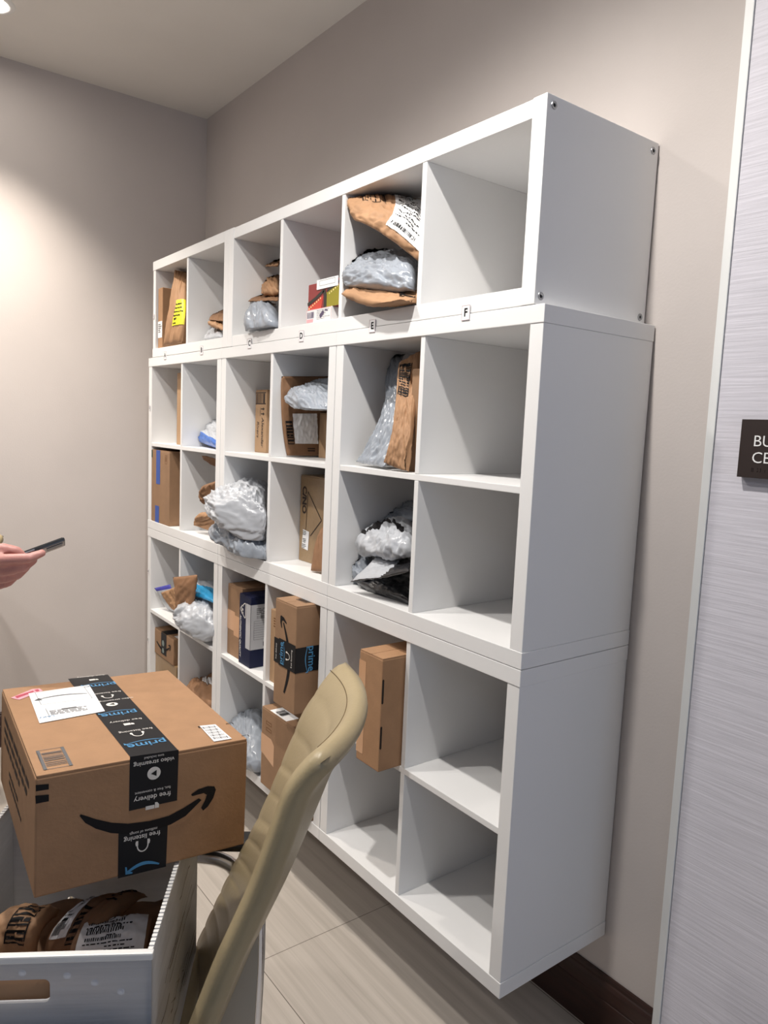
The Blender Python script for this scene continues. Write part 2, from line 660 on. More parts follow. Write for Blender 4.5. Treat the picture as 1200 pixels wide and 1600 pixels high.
XL, XM, XR = 0.048, 0.813, 2.266
long_unit(XL, XM, ROW1, 2, 'white low two-cube shelf unit in the top row, nearest the left wall', True)
top4 = long_unit(XM, XR, ROW1, 4, 'white low four-cube shelf unit in the top row, screws in its bare end', False)
STEEL = mat('screw_steel', (0.35, 0.36, 0.38, 1), 0.35, metal=1.0)
for y, z in ((-0.367, 2.187), (-0.024, 2.185), (-0.370, 1.814), (-0.024, 1.814)):
    bm = bmesh.new()
    c = V((XR - 0.0002, y, z))
    prof = [(0.0085, 0.0), (0.0080, 0.0012), (0.0045, 0.0014), (0.0035, 0.0002)]
    rings = [[bm.verts.new(c + V((h, r * math.cos(k * math.pi / 8), r * math.sin(k * math.pi / 8)))) for k in range(16)] for r, h in prof]
    for i in range(3):
        for k in range(16):
            bm.faces.new((rings[i][k], rings[i][(k + 1) % 16], rings[i + 1][(k + 1) % 16], rings[i + 1][k]))
    f = bm.faces.new(rings[3])
    f.material_index = 1
    finish('screw', bm, [STEEL, INK], top4, smooth=False)

# small stickers on the seams
PINKL = mat('sticker_border', (0.45, 0.30, 0.33, 1), 0.6)


def sticker(ch, x, z, w, h, size, label):
    bm = bmesh.new()
    box_bm(bm, x - w / 2, x + w / 2, YF - 0.0016, YF - 0.0002, z - h / 2, z + h / 2)
    o = finish('letter_sticker', bm, PAPER)
    tag(o, label, 'sticker', 'stickers on the shelf fronts')
    F = Frame(V((x, YF - 0.0016, z)), V((1, 0, 0)), V((0, 0, 1)), 0.0003)
    bm = bmesh.new()
    F.text(bm, ch, 0, 0, size, bold=size * 0.03)
    flat_ob('printed_letter', bm, INK, o)
    bm = bmesh.new()
    F.frame(bm, -w / 2, -h / 2, w / 2, h / 2, 0.0008)
    flat_ob('printed_border', bm, PINKL, o)


for ch, x in (('A', 0.205), ('B', 0.589), ('C', 0.993), ('D', 1.338), ('E', 1.705), ('F', 2.064)):
    sticker(ch, x, ROW1 + 0.002, 0.026, 0.033, 0.025, 'small white sticker with the letter %s on the seam under the top row' % ch)
for ch, x, z in (('1', XL + 0.015, 1.973), ('2', 0.022, 1.576), ('4', 0.016, 0.829), ('5', 0.016, 0.505)):
    sticker(ch, x, z, 0.012, 0.020, 0.014, 'tiny white sticker with the number %s on the leftmost upright' % ch)

# the sign on the wallpapered wall
BROWN = mat('dark_brown_sign', (0.022, 0.012, 0.010, 1), 0.5)
SIGNW = mat('sign_lettering', (0.85, 0.85, 0.84, 1), 0.5)
sx0, sz0, sz1 = 2.580, 1.4655, 1.5785
sy = WPY - 0.018
bm = bmesh.new()
box_bm(bm, sx0, sx0 + 0.26, sy, WPY, sz0, sz1, 0.0006)
sign = finish('room_sign', bm, BROWN)
tag(sign, 'dark brown plaque with white raised capitals on the wallpapered wall', 'sign')
F = Frame(V((sx0, sy, sz1)), V((1, 0, 0)), V((0, 0, 1)), 0.0002)
bm = bmesh.new()
F.text(bm, 'BUSINESS', 0.026, -0.0425, 0.0305, align='LEFT', extrude=0.0008, bold=-0.0002)
F.text(bm, 'CENTER', 0.026, -0.0745, 0.0305, align='LEFT', extrude=0.0008, bold=-0.0002)
flat_ob('lettering', bm, SIGNW, sign)
bm = bmesh.new()
rnd = random.Random(4)
for c in range(14):
    for a in range(2):
        for b in range(3):
            if rnd.random() < 0.45:
                bmesh.ops.create_icosphere(bm, subdivisions=1, radius=0.0011, matrix=Matrix.Translation(F.p(0.028 + c * 0.0085 + a * 0.0028, -0.094 - b * 0.0028)))
finish('braille', bm, BROWN, sign)
# ---------------------------------------------------------------- cartons on the shelves
Z1, Z2, Z3, Z4, Z5 = ROW1 + TH, ROW2 + W_ / 2 + DV / 2, ROW2 + TH, ROW3 + W_ / 2 + DV / 2, ROW3 + TH
X = V((1, 0, 0))
Y = V((0, 1, 0))
Z = V((0, 0, 1))


def carton(name, x0, x1, y0, y1, z0, z1, m, label, cat='box', group='cartons on the shelves', seam='front', bev=0.003, flaps=True):
    """a closed carton: body with rounded edges and two top flaps meeting at a seam"""
    bm = bmesh.new()
    ft = 0.0035 if flaps else 0
    box_bm(bm, x0, x1, y0, y1, z0, z1 - ft, bev)
    if flaps:
        xm, ym = (x0 + x1) / 2, (y0 + y1) / 2
        if x1 - x0 < y1 - y0:
            box_bm(bm, x0 + .001, xm - .0007, y0 + .001, y1 - .001, z1 - ft - .0006, z1, 0.001)
            box_bm(bm, xm + .0007, x1 - .001, y0 + .001, y1 - .001, z1 - ft - .0006, z1, 0.001)
        else:
            box_bm(bm, x0 + .001, x1 - .001, y0 + .001, ym - .0007, z1 - ft - .0006, z1, 0.001)
            box_bm(bm, x0 + .001, x1 - .001, ym + .0007, y1 - .001, z1 - ft - .0006, z1, 0.001)
    o = finish(name, bm, m)
    tag(o, label, cat, group)
    return o



def fr_front(x0, y0, z0, off=0.0006):
    return Frame(V((x0, y0, z0)), X, Z, off)


def fr_side(x1, y0, z0, off=0.0006):
    return Frame(V((x1, y0, z0)), Y, Z, off)


def fr_top(x0, y0, z1, off=0.0006):
    return Frame(V((x0, y0, z1)), X, Y, off)


def smile(F, bm, cx, cy, w, mi=0, rot=0.0, k=1.0, fat=1.0):
    """curved arrow emblem, centred, width w"""
    ca, sa = math.cos(rot), math.sin(rot)
    T = lambda x, y: (cx + x * ca - y * sa, cy + x * sa + y * ca)
    n = 16
    pts, ws = [], []
    for i in range(n + 1):
        t = i / n
        x = (-0.5 + 0.93 * t) * w
        y = (-0.16 * math.sin(math.pi * min(t * 0.93 + 0.02, 1)) + 0.075 * t) * w
        pts.append(T(x, y))
        ws.append(w * fat * (0.012 + 0.055 * math.sin(math.pi * (0.12 + 0.82 * t)) ** 0.8))
    F.stroke(bm, pts, ws, mi, k)
    head = [(0.345, 0.10), (0.42, 0.135), (0.50, 0.135), (0.515, 0.115), (0.50, 0.04), (0.445, -0.035), (0.43, -0.03), (0.455, 0.05), (0.45, 0.085), (0.42, 0.095), (0.36, 0.085)]
    F.poly(bm, [T(x * w, y * w) for x, y in head], mi, k)


def headphones(F, bm, cx, cy, s, mi=0, rot=0.0, k=1.0):
    ca, sa = math.cos(rot), math.sin(rot)
    T = lambda x, y: (cx + (x * ca - y * sa) * s, cy + (x * sa + y * ca) * s)
    F.stroke(bm, [T(0.4 * math.cos(a), -0.1 + 0.5 * math.sin(a)) for a in [math.pi * i / 12 for i in range(13)]], 0.09 * s, mi, k)
    for sg in (-1, 1):
        F.poly(bm, [T(sg * 0.34, -0.1), T(sg * 0.5, -0.1), T(sg * 0.55, -0.3), T(sg * 0.5, -0.48), T(sg * 0.34, -0.48)], mi, k)


def disc(F, bm, cx, cy, r, mi=0, k=1.0, n=24):
    F.poly(bm, [(cx + r * math.cos(2 * math.pi * i / n), cy + r * math.sin(2 * math.pi * i / n)) for i in range(n)], mi, k)


def prime_word(F, bm, x, y, size, rot, mi=0, k=1.0):
    """the word with its curved arrow"""
    F.text(bm, 'prime', x, y, size, mi, rot, bold=size * 0.012, k=k)
    ca, sa = math.cos(rot), math.sin(rot)
    T = lambda a, b: (x + (a * ca - b * sa) * size, y + (a * sa + b * ca) * size)
    n = 10
    F.stroke(bm, [T(-1.15 + 2.25 * i / n, -0.42 - 0.20 * math.sin(math.pi * i / n)) for i in range(n + 1)], [size * (0.02 + 0.07 * math.sin(math.pi * (0.1 + 0.8 * i / n))) for i in range(n + 1)], mi, k)
    F.poly(bm, [T(1.02, -0.30), T(1.28, -0.30), T(1.26, -0.62), T(1.16, -0.44)], mi, k)


CELLX = {'A': (0.038, 0.3745), 'B': (0.3905, 0.727), 'C': (0.803, 1.1395), 'D': (1.1555, 1.492), 'E': (1.568, 1.9045), 'F': (1.9205, 2.257)}
_cw = (XM - XL - 2 * TH - DV) / 2
_dw = (XR - XM - 2 * TH - 3 * DV) / 4
CELL1 = {'A': (XL + TH, XL + TH + _cw), 'B': (XL + TH + _cw + DV, XM - TH)}
for k, c in enumerate('CDEF'):
    CELL1[c] = (XM + TH + k * (_dw + DV), XM + TH + k * (_dw + DV) + _dw)

# --- top row
o = carton('cardboard_box', 0.0885, 0.139, -0.378, -0.10, Z1, 2.09, CARD, 'tall narrow carton with small white label at the left end of the top row', flaps=False)
F = fr_front(0.0885, -0.378, Z1)
bm = bmesh.new()
F.rect(bm, 0.0, 0.045, 0.050, 0.115)
lb = flat_ob('label', bm, PAPER, o)
bm = bmesh.new()
F.lines(bm, 0.006, 0.068, 0.046, 0.108, 5, seed=3, k=2)
flat_ob('label_print', bm, INK, lb)

# string-light box and the white box under it (cell D)
RED = mat('red_packaging', (0.24, 0.03, 0.03, 1), 0.35)
xa, xb, yf = 1.339, 1.478, -0.374
o = carton('shipping_box', xa, xb, yf, -0.10, Z1, 1.8755, mat('white_carton', (0.78, 0.77, 0.77, 1), 0.5), 'small white carton with pink print under the red and yellow box', flaps=False)
F = fr_front(xa, yf, Z1)
bm = bmesh.new()
F.rect(bm, 0.004, 0.003, 0.040, 0.013, 1)
F.frame(bm, 0.001, 0.001, 0.1385, 0.041, 0.0012, 1)
F.barcode(bm, 0.006, 0.016, 0.045, 0.034, 9, 0, seed=5)
F.lines(bm, 0.060, 0.010, 0.130, 0.040, 6, 2, seed=8, fat=0.2)
F.stroke(bm, [(0.078, 0.016), (0.098, 0.030)], 0.012, 0)
F.stroke(bm, [(0.104, 0.034), (0.120, 0.031)], 0.004, 0)
flat_ob('printed_label', bm, [mat('violet_ink', (0.12, 0.09, 0.16, 1), 0.6), mat('pink_ink', (0.75, 0.36, 0.38, 1), 0.6), FINK], o)
xb2 = 1.512
o = carton('string_light_box', xa, xb2, yf + 0.004, -0.16, 1.8755, 1.951, RED, 'red and yellow picture box with a white label, on a small white carton', flaps=False)
F = fr_front(xa, yf + 0.004, 1.8755)
wq, hq = xb2 - xa, 1.951 - 1.8755
bm = bmesh.new()
YG = mat('olive_packaging', (0.28, 0.24, 0.015, 1), 0.35)
F.poly(bm, [(0.55 * wq, 0), (wq, 0), (wq, hq * .78), (0.60 * wq, hq * .55)], 1)
F.poly(bm, [(0.003, 0.0), (0.45 * wq, 0), (0.50 * wq, hq * .46), (0.003, hq * .12)], 0)
F.stroke(bm, [(0.0, hq * .22), (0.25 * wq, hq * .40), (0.52 * wq, hq * .66)], 0.010, 2, 1.6)
F.stroke(bm, [(0.52 * wq, hq * .66), (0.57 * wq, hq * .45), (0.57 * wq, 0)], 0.016, 2, 1.6)
F.stroke(bm, [(0.62 * wq, hq * .60), (wq, hq * .88)], 0.008, 2, 1.6)
for i in range(7):
    disc(F, bm, (0.06 + 0.06 * i) * wq, hq * (0.05 + 0.055 * i), 0.0028, 3, 2, 8)
for i in range(5):
    disc(F, bm, (0.70 + 0.06 * i) * wq, hq * (0.50 + 0.05 * i), 0.0028, 3, 2, 8)
flat_ob('printed_picture', bm, [mat('bright_red_ink', (0.55, 0.05, 0.03, 1), 0.4), YG, mat('dark_olive_ink', (0.03, 0.025, 0.02, 1), 0.5), mat('pale_yellow_ink', (0.9, 0.75, 0.35, 1), 0.4)], o)
bm = bmesh.new()
box_bm(bm, xa + 0.052, xa + 0.166, yf + 0.0015, yf + 0.0035, 1.930, 1.9575, 0, 0)
lb = finish('white_label', bm, PAPER, o)
F2 = fr_front(xa + 0.052, yf + 0.0015, 1.930, 0.0003)
bm = bmesh.new()
F2.frame(bm, 0.016, 0.009, 0.100, 0.024, 0.0008)
flat_ob('label_print', bm, FINK, lb)

# --- second row
o = carton('cardboard_strip', 0.205, 0.3745, -0.335, -0.06, Z2, 1.728, CARD3, 'thin pale cardboard piece standing alone in the far left cube', 'cardboard', flaps=False)
o = carton('cardboard_box', 0.818, 0.905, -0.272, -0.03, Z2, 1.651, CARD3, 'slim tan carton with a barcode and handwriting down its front')
F = fr_front(0.818, -0.272, Z2)
bm = bmesh.new()
F.barcode(bm, 0.004, 0.181, 0.080, 0.216, 9, 0, seed=11)
F.rect(bm, 0.002, 0.217, 0.082, 0.2205)
F.rect(bm, 0.002, 0.177, 0.082, 0.1805)
F.stroke(bm, [(0.040, 0.135), (0.040, 0.165)], 0.002)
for zz in (0.142, 0.160):
    F.stroke(bm, [(0.046, zz), (0.066, zz)], 0.004)
    F.poly(bm, [(0.062, zz - 0.006), (0.074, zz), (0.062, zz + 0.006)])
F.text(bm, 'Alexander', 0.060, 0.075, 0.026, rot=-math.pi / 2, bold=0.0003, shear=0.2)
F.text(bm, 'Rivers', 0.024, 0.085, 0.024, rot=-math.pi / 2, bold=0.0001, shear=0.2)
flat_ob('printing', bm, mat('brown_black_ink', (0.035, 0.02, 0.015, 1), 0.6), o)
bm = bmesh.new()
F = fr_side(0.905, -0.272, Z2)
F.rect(bm, 0.02, 0.12, 0.19, 0.215)
flat_ob('label', bm, PAPER, o)

o = carton('cardboard_box', 1.178, 1.400, -0.215, -0.012, Z2, 1.572, CARD3, 'plain tan carton under the small silver bag, next to a dark kraft mailer')
o = carton('cardboard_box', 1.815, 1.862, -0.335, -0.05, Z2, 1.686, CARD2, 'thin plain brown carton standing upright beside the barcoded kraft mailer', flaps=False)

# --- third row
xa, xb, yf, zt = -0.014, 0.256, -0.385, 1.391
xa = 0.0395
o = carton('cardboard_box', xa, xb, yf, -0.06, Z3, zt, CARD2, 'tall brown carton sealed with blue tape, in the far left cube')
F = fr_front(xa, yf, Z3)
h = zt - Z3
bm = bmesh.new()
F.rect(bm, 0.060, h - 0.150, 0.108, h)
flat_ob('blue_tape', bm, BLUET, o)
bm = bmesh.new()
F.rect(bm, 0.050, 0.0, 0.098, 0.075)
flat_ob('blue_tape', bm, BLUET, o)
bm = bmesh.new()
F.rect(bm, 0.0, h - 0.035, 0.014, h - 0.002)
flat_ob('corner_tape', bm, mat('dark_green_tape', (0.02, 0.05, 0.03, 1), 0.5), o)
bm = bmesh.new()
F.frame(bm, 0.165, h - 0.055, 0.190, h - 0.018, 0.0015)
F.rect(bm, 0.170, h - 0.045, 0.174, h - 0.025)
F.rect(bm, 0.180, h - 0.045, 0.184, h - 0.025)
flat_ob('printing', bm, EDGE, o)

# taped export carton
WRAP = mat('tape_wrapped_cardboard', srgb(150, 122, 86), 0.33, var=0.10, vscale=10, bump=0.18, bscale=35, coat=0.3)
xa, xb, yf, zt = 1.160, 1.430, -0.27, 1.362
o = carton('cardboard_box', xa, xb, yf, -0.02, Z3, zt, WRAP, 'tape-wrapped brown carton marked C/NO with a small white label')
F = fr_front(xa, yf, Z3)
bm = bmesh.new()
q = lambda u, v: F.loc(450 + u / 9.41, 730 + v / 9.41)
F.stroke(bm, [q(298, 360), q(262, 920)], 0.003)
F.stroke(bm, [q(298, 360), q(495, 785)], 0.004)
F.stroke(bm, [q(495, 785), q(330, 1010)], 0.004)
c = q(242, 480)
F.text(bm, 'C/NO', c[0], c[1], 0.036, rot=-math.pi / 2, bold=0.0016)
flat_ob('printing', bm, mat('dark_brown_ink', (0.03, 0.015, 0.01, 1), 0.6), o)
bm = bmesh.new()
F.poly(bm, [q(225, 910), q(315, 950), q(295, 1225), q(205, 1180)], 0, 2)
lb = flat_ob('label', bm, PAPER, o)
bm = bmesh.new()
for t in ((250, 960), (250, 1070), (240, 1150)):
    a = q(*t)
    F.lines(bm, a[0] - 0.012, a[1] - 0.008, a[0] + 0.014, a[1] + 0.008, 3, seed=int(t[1]), k=3)
flat_ob('label_print', bm, INK, lb)

# --- fourth row
xa, xb, yf, zt = 0.8045, 0.925, -0.362, 0.926
o = carton('cardboard_box', xa, xb, yf, -0.03, Z4, zt, CARD2, 'brown carton with a pale tape band, left of the dark blue box')
F = fr_front(xa, yf, Z4)
bm = bmesh.new()
F.poly(bm, [(0, 0.098), (0.055, 0.098), (0.055, 0.082), (0.1205, 0.082), (0.1205, 0.160), (0.065, 0.160), (0.065, 0.172), (0, 0.172)])
flat_ob('clear_tape', bm, TAPEC, o)
xa, xb, yf, zt = 0.9265, 1.018, -0.374, 0.915
NAVY = mat('navy_carton', (0.006, 0.010, 0.042, 1), 0.5, spec=0.3, var=0.1, vscale=30)
o = carton('navy_box', xa, xb, yf, -0.08, Z4, zt, NAVY, 'dark blue carton with white lettering and a packing slip on its side')
F = fr_front(xa, yf, Z4)
S = fr_side(xb, yf, Z4)


def tri_logo(F, bm, cx, cy, s, rot):
    ca, sa = math.cos(rot), math.sin(rot)
    T = lambda x, y: (cx + (x * ca - y * sa) * s, cy + (x * sa + y * ca) * s)
    base = [(-0.62, 0.38), (0.62, 0.38), (0.0, -0.52)]
    P = []
    for i in range(3):
        a, b, c = base[i - 1], base[i], base[(i + 1) % 3]
        for j in range(6):
            t = j / 5
            k = 0.22
            p = (b[0] + (a[0] - b[0]) * k * (1 - t) ** 2 + (c[0] - b[0]) * k * t ** 2, b[1] + (a[1] - b[1]) * k * (1 - t) ** 2 + (c[1] - b[1]) * k * t ** 2)
            P.append(T(*p))
    F.stroke(bm, P + [P[0]], 0.07 * s, 0)
    F.text(bm, 'L&S', cx - 0.12 * s * -sa, cy + 0.10 * s * ca, 0.42 * s, rot=rot, bold=0.01 * s)


bm = bmesh.new()
tri_logo(F, bm, 0.032, 0.203, 0.050, -math.pi / 2)
F.text(bm, 'AUTHENTIC QUALITY', 0.013, 0.103, 0.0155, rot=-math.pi / 2, bold=0.0003, shear=0.2, align='CENTER')
tri_logo(S, bm, 0.110, 0.040, 0.085, 0)
flat_ob('lettering', bm, WINK, o)
bm = bmesh.new()
F.rect(bm, 0.056, 0.068, xb - xa, 0.232, 0, 2)
S.rect(bm, 0.0, 0.068, 0.20, 0.232, 0, 2)
lb = flat_ob('packing_slip', bm, mat('slip_pouch', (0.50, 0.50, 0.52, 1), 0.35), o)
bm = bmesh.new()
for i in range(9):
    S.rect(bm, 0.012, 0.104 + i * 0.0085, 0.19, 0.1048 + i * 0.0085, 0, 3)
for xx in (0.012, 0.112, 0.150):
    S.rect(bm, xx, 0.104, xx + 0.001, 0.172, 0, 3)
S.lines(bm, 0.022, 0.196, 0.18, 0.222, 4, 0, 7, 3)
S.barcode(bm, 0.024, 0.180, 0.085, 0.192, 12, 0, 8, True, 3)
S.barcode(bm, 0.05, 0.078, 0.13, 0.094, 14, 0, 9, True, 3)
flat_ob('slip_print', bm, FINK, lb)

o = carton('cardboard_box', 1.1570, 1.205, -0.370, -0.05, Z4, 0.908, CARD3, 'flat tan carton squeezed upright at the left of its cube', flaps=False)
F = fr_front(1.157, -0.370, Z4)
bm = bmesh.new()
for i in range(4):
    F.rect(bm, 0.022, 0.222 - i * 0.009, 0.034, 0.226 - i * 0.009)
flat_ob('printing', bm, EDGE, o)

# tall carton with the black printed tape round its waist
xa, xb, ya, yb, zt = 1.336, 1.466, -0.452, -0.285, 0.992
z0 = Z4
o = carton('cardboard_box', xa, xb, ya, yb, z0, zt, CARD2, 'tall carton with black tape round its middle, jutting out over a wider one')
F = fr_front(xa, ya, z0)
S = fr_side(xb, ya, z0)
h = zt - z0
w = xb - xa
bm = bmesh.new()
zb0, zb1 = 0.130, 0.208
F.rect(bm, -0.0006, zb0 + 0.004, w + 0.0006, zb1 + 0.004, 0, 2)
F.rect(bm, 0.030, zb0 + 0.001, w + 0.0006, zb1 + 0.008, 0, 2.4)
S.rect(bm, -0.0012, zb0, yb - ya, zb1, 0, 2)
tp = flat_ob('black_tape', bm, TAPEB, o)
bm = bmesh.new()
prime_word(F, bm, 0.048, 0.172, 0.030, math.pi / 2, 0, 4)
F.text(bm, 'free delivery', 0.014, 0.170, 0.010, 1, math.pi / 2, k=3)
headphones(F, bm, 0.088, 0.172, 0.026, 1, -math.pi / 2, 4)
F.text(bm, 'free listening', 0.110, 0.170, 0.011, 1, math.pi / 2, k=4)
prime_word(S, bm, 0.055, 0.170, 0.034, -math.pi / 2, 0, 3)
S.text(bm, 'free delivery', 0.115, 0.170, 0.013, 1, -math.pi / 2, k=3)
S.text(bm, 'fast, free & convenient', 0.130, 0.170, 0.007, 1, -math.pi / 2, k=3)
flat_ob('tape_print', bm, [PRIMEB, WINK], tp)
bm = bmesh.new()
smile(F, bm, 0.065, 0.168, 0.235, 0, math.pi / 2, 1.0, 1.0)
Ft = fr_top(xa, ya, zt)
Ft.frame(bm, 0.045, 0.045, 0.105, 0.115, 0.002)
Ft.barcode(bm, 0.050, 0.050, 0.100, 0.110, 12, 0, 4, False)
flat_ob('printing', bm, INK, o)

# slotted carton
xa, xb, ya, yb, zt = 1.801, 1.9005, -0.456, -0.12, 0.955
o = carton('cardboard_box', xa, xb, ya, yb, Z4, zt, CARD, 'plain brown carton with two dark hand slots, next to an empty cube')
F = fr_front(xa, ya, Z4)
S = fr_side(xb, ya, Z4)
bm = bmesh.new()
F.rect(bm, -0.0004, 0.022, 0.030, 0.272)
flat_ob('clear_tape', bm, TAPEC, o)
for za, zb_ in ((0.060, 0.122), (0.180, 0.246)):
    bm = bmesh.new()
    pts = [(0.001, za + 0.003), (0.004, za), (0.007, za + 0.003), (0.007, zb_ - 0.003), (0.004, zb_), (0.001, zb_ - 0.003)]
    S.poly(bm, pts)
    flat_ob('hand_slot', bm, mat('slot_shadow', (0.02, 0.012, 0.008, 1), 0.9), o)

# --- bottom row
xa, xb, yf = 0.0395, 0.300, -0.365
o = carton('cardboard_box', xa, xb, yf + 0.004, -0.02, Z5, 0.448, WRAP, 'tape-wrapped carton under the small black-taped carton, at the far left')
xa, xb, zt = 0.0395, 0.272, 0.567
o = carton('cardboard_box', xa, xb, yf, -0.02, 0.448, zt, CARD2, 'small carton with a black tape band on top of another, far left below')
F = fr_front(xa, yf, 0.448)
S = fr_side(xb, yf, 0.448)
Ft = fr_top(xa, yf, zt)
bm = bmesh.new()
F.rect(bm, 0.085, 0.020, 0.150, zt - 0.448, 0, 2)
Ft.rect(bm, 0.085, 0, 0.150, 0.34, 0, 2)
tp = flat_ob('black_tape', bm, TAPEB, o)
bm = bmesh.new()
smile(F, bm, 0.115, 0.062, 0.17, 0, 0, 2.6)
flat_ob('printing', bm, INK, o)
bm = bmesh.new()
disc(F, bm, 0.112, 0.072, 0.014, 0, 3)
disc(F, bm, 0.112, 0.038, 0.012, 0, 3)
flat_ob('tape_print', bm, mat('faded_ink', (0.2, 0.25, 0.24, 1), 0.5), tp)
bm = bmesh.new()
Ft.rect(bm, 0.185, 0.02, 0.225, 0.10, 0, 2)
flat_ob('label', bm, PAPER, o)
xa, xb, yf, zt = 1.171, 1.482, -0.402, 0.577
o = carton('cardboard_box', xa, xb, yf, -0.06, Z5 , zt, CARD2, 'wide carton with a patch of clear tape, below the jutting tall carton')
F = fr_front(xa, yf, Z5)
h = zt - Z5
bm = bmesh.new()
F.poly(bm, [(0.0, h * .42), (0.090, h * .33), (0.090, h * .60), (0.070, h * .66), (0.0, h * .66)])
flat_ob('clear_tape', bm, TAPEC, o)
bm = bmesh.new()
for zz in (0.04, 0.062):
    F.frame(bm, 0.032, h - zz - 0.012, 0.070, h - zz, 0.002)
flat_ob('printing', bm, EDGE, o)
Ft = fr_top(xa, yf, zt)
bm = bmesh.new()
Ft.rect(bm, 0.05, 0.003, 0.16, 0.05)
lb = flat_ob('label', bm, PAPER, o)
bm = bmesh.new()
Ft.barcode(bm, 0.075, 0.010, 0.12, 0.044, 10, 0, 5, True, 2)
flat_ob('label_print', bm, INK, lb)
# ---------------------------------------------------------------- soft mailers and bags
def lag(ts, t):
    n = len(ts)
    out = []
    for i in range(n):
        p = 1.0
        for j in range(n):
            if j != i:
                p *= (t - ts[j]) / (ts[i] - ts[j])
        out.append(p)
    return out


class Pouch:
    """a filled mailer: rows of control points (bottom row first, each left to right), a pillow
    thickness on top of that surface, creases, and sealed edges"""

    def __init__(s, rows, thick, seed=1, crease=0.25, cscale=22.0, clip=None, edge=0.35, back=0.8, rfront=False, ridge=0.6):
        s.rows = [[pt(q) for q in r] for r in rows]
        s.thick, s.seed, s.crease, s.cs = thick, seed, crease, cscale
        s.clip = clip
        s.edge = edge
        s.back = back
        s.ridge = ridge
        s.rfront = rfront
        s.off = V((seed * 7.13, seed * 3.7, seed * 1.9))
        s.sz = ((s.base(1, .5) - s.base(0, .5)).length + (s.base(.5, 1) - s.base(.5, 0)).length) / 2

    def base(s, a, b):
        nr = len(s.rows)
        wr = lag([i / (nr - 1) for i in range(nr)], b)
        p = V((0, 0, 0))
        for w, r in zip(wr, s.rows):
            n = len(r)
            wc = lag([i / (n - 1) for i in range(n)], a)
            for c, q in zip(wc, r):
                p += q * (w * c)
        return p

    def nrm(s, a, b):
        e = 0.02
        a0, a1 = max(a - e, 0), min(a + e, 1)
        b0, b1 = max(b - e, 0), min(b + e, 1)
        du = s.base(a1, b) - s.base(a0, b)
        dv = s.base(a, b1) - s.base(a, b0)
        n = du.cross(dv)
        if n.length < 1e-9:
            return V((0, -1, 0))
        n.normalize()
        if n.dot(CAM_LOC - s.base(.5, .5)) < 0 and s.base(.5, .5) is not None:
            pass
        return n

    def prof(s, t):
        return max(0.0, 1 - abs(2 * t - 1) ** 2.6) ** s.edge

    def surf(s, a, b, side=1, off=0.0):
        p = s.base(a, b)
        n = s.nrm(a, b)
        k = s.prof(a) * s.prof(b)
        an = s.seed * 1.7
        ca, sa = math.cos(an), math.sin(an)
        q = V(((a * ca - b * sa) * 0.75, (a * sa + b * ca) * 1.5, side * 0.37)) * s.cs * max(s.sz, 0.12) + s.off
        r1 = noise.noise(q * 0.55)
        r2 = 1 - abs(noise.noise(q * 1.1 + V((3, 5, 1)))) * 2.2
        r3 = 1 - abs(noise.noise(q * 2.3 + V((9, 2, 4)))) * 2.0
        c = s.crease * min(s.thick, 0.06) * (0.5 * r1 + s.ridge * (0.55 * r2 + 0.3 * r3 - 0.45))
        h = (s.thick * 0.5 * k) * (1 if side > 0 else s.back) + c * (0.35 + 0.65 * k)
        # the sealed rim is wavy too
        h += s.crease * 0.012 * k * (abs(noise.noise(q * 4.1 + V((2, 8, 3)))) + 0.6 * abs(noise.noise(q * 7.7)) - 0.35)
        wv = noise.noise(q * 0.8 + V((17, 4, 8))) * s.thick * 0.22 * (1 - k)
        w = p + n * (h * side + wv) + n * off
        if s.clip:
            x0, x1, z0, z1 = s.clip
            w.y = min(w.y, -0.004)
            if s.rfront and x1 is not None:
                lim = -0.384 - max(0.0, x1 - 0.006 - w.x) * 0.8
                if w.y < lim:
                    w.y = lim - (lim - w.y) * 0.30
            g = (0.0050 if side > 0 else 0.0012) + off
            if x0 is not None:
                w.x = max(w.x, x0 + g)
            if x1 is not None and (w.y > -0.386 or not s.rfront):
                w.x = min(w.x, x1 - g)
            if z0 is not None:
                w.z = max(w.z, z0 + g)
            if z1 is not None:
                w.z = min(w.z, z1 - g)
        return w

    def build(s, name, m, label, cat, group, N=34, m2=None, zone=None):
        bm = bmesh.new()
        T, B = {}, {}
        for i in range(N + 1):
            for j in range(N + 1):
                a, b = i / N, j / N
                T[i, j] = bm.verts.new(s.surf(a, b, 1))
        for i in range(N + 1):
            for j in range(N + 1):
                if i in (0, N) or j in (0, N):
                    B[i, j] = T[i, j]
                else:
                    B[i, j] = bm.verts.new(s.surf(i / N, j / N, -1))
        for i in range(N):
            for j in range(N):
                f = bm.faces.new((T[i, j], T[i + 1, j], T[i + 1, j + 1], T[i, j + 1]))
                if zone and zone((i + .5) / N, (j + .5) / N):
                    f.material_index = 1
                try:
                    f = bm.faces.new((B[i, j], B[i, j + 1], B[i + 1, j + 1], B[i + 1, j]))
                    if zone and zone((i + .5) / N, (j + .5) / N):
                        f.material_index = 1
                except ValueError:
                    pass
        ms = [m, m2] if m2 else [m]
        o = finish(name, bm, ms, None, smooth=True)
        s.ob = o
        tag(o, label, cat, group)
        return o

    # printing that follows the surface
    def patch(s, bm, a0, b0, a1, b1, n=10, mi=0, off=0.0012, sk=0.0):
        g = {}
        for i in range(n + 1):
            for j in range(n + 1):
                b = b0 + (b1 - b0) * j / n
                a = a0 + (a1 - a0) * i / n + sk * (b - b0)
                g[i, j] = bm.verts.new(s.surf(min(max(a, 0), 1), min(max(b, 0), 1), 1, off))
        for i in range(n):
            for j in range(n):
                f = bm.faces.new((g[i, j], g[i + 1, j], g[i + 1, j + 1], g[i, j + 1]))
                f.material_index = mi

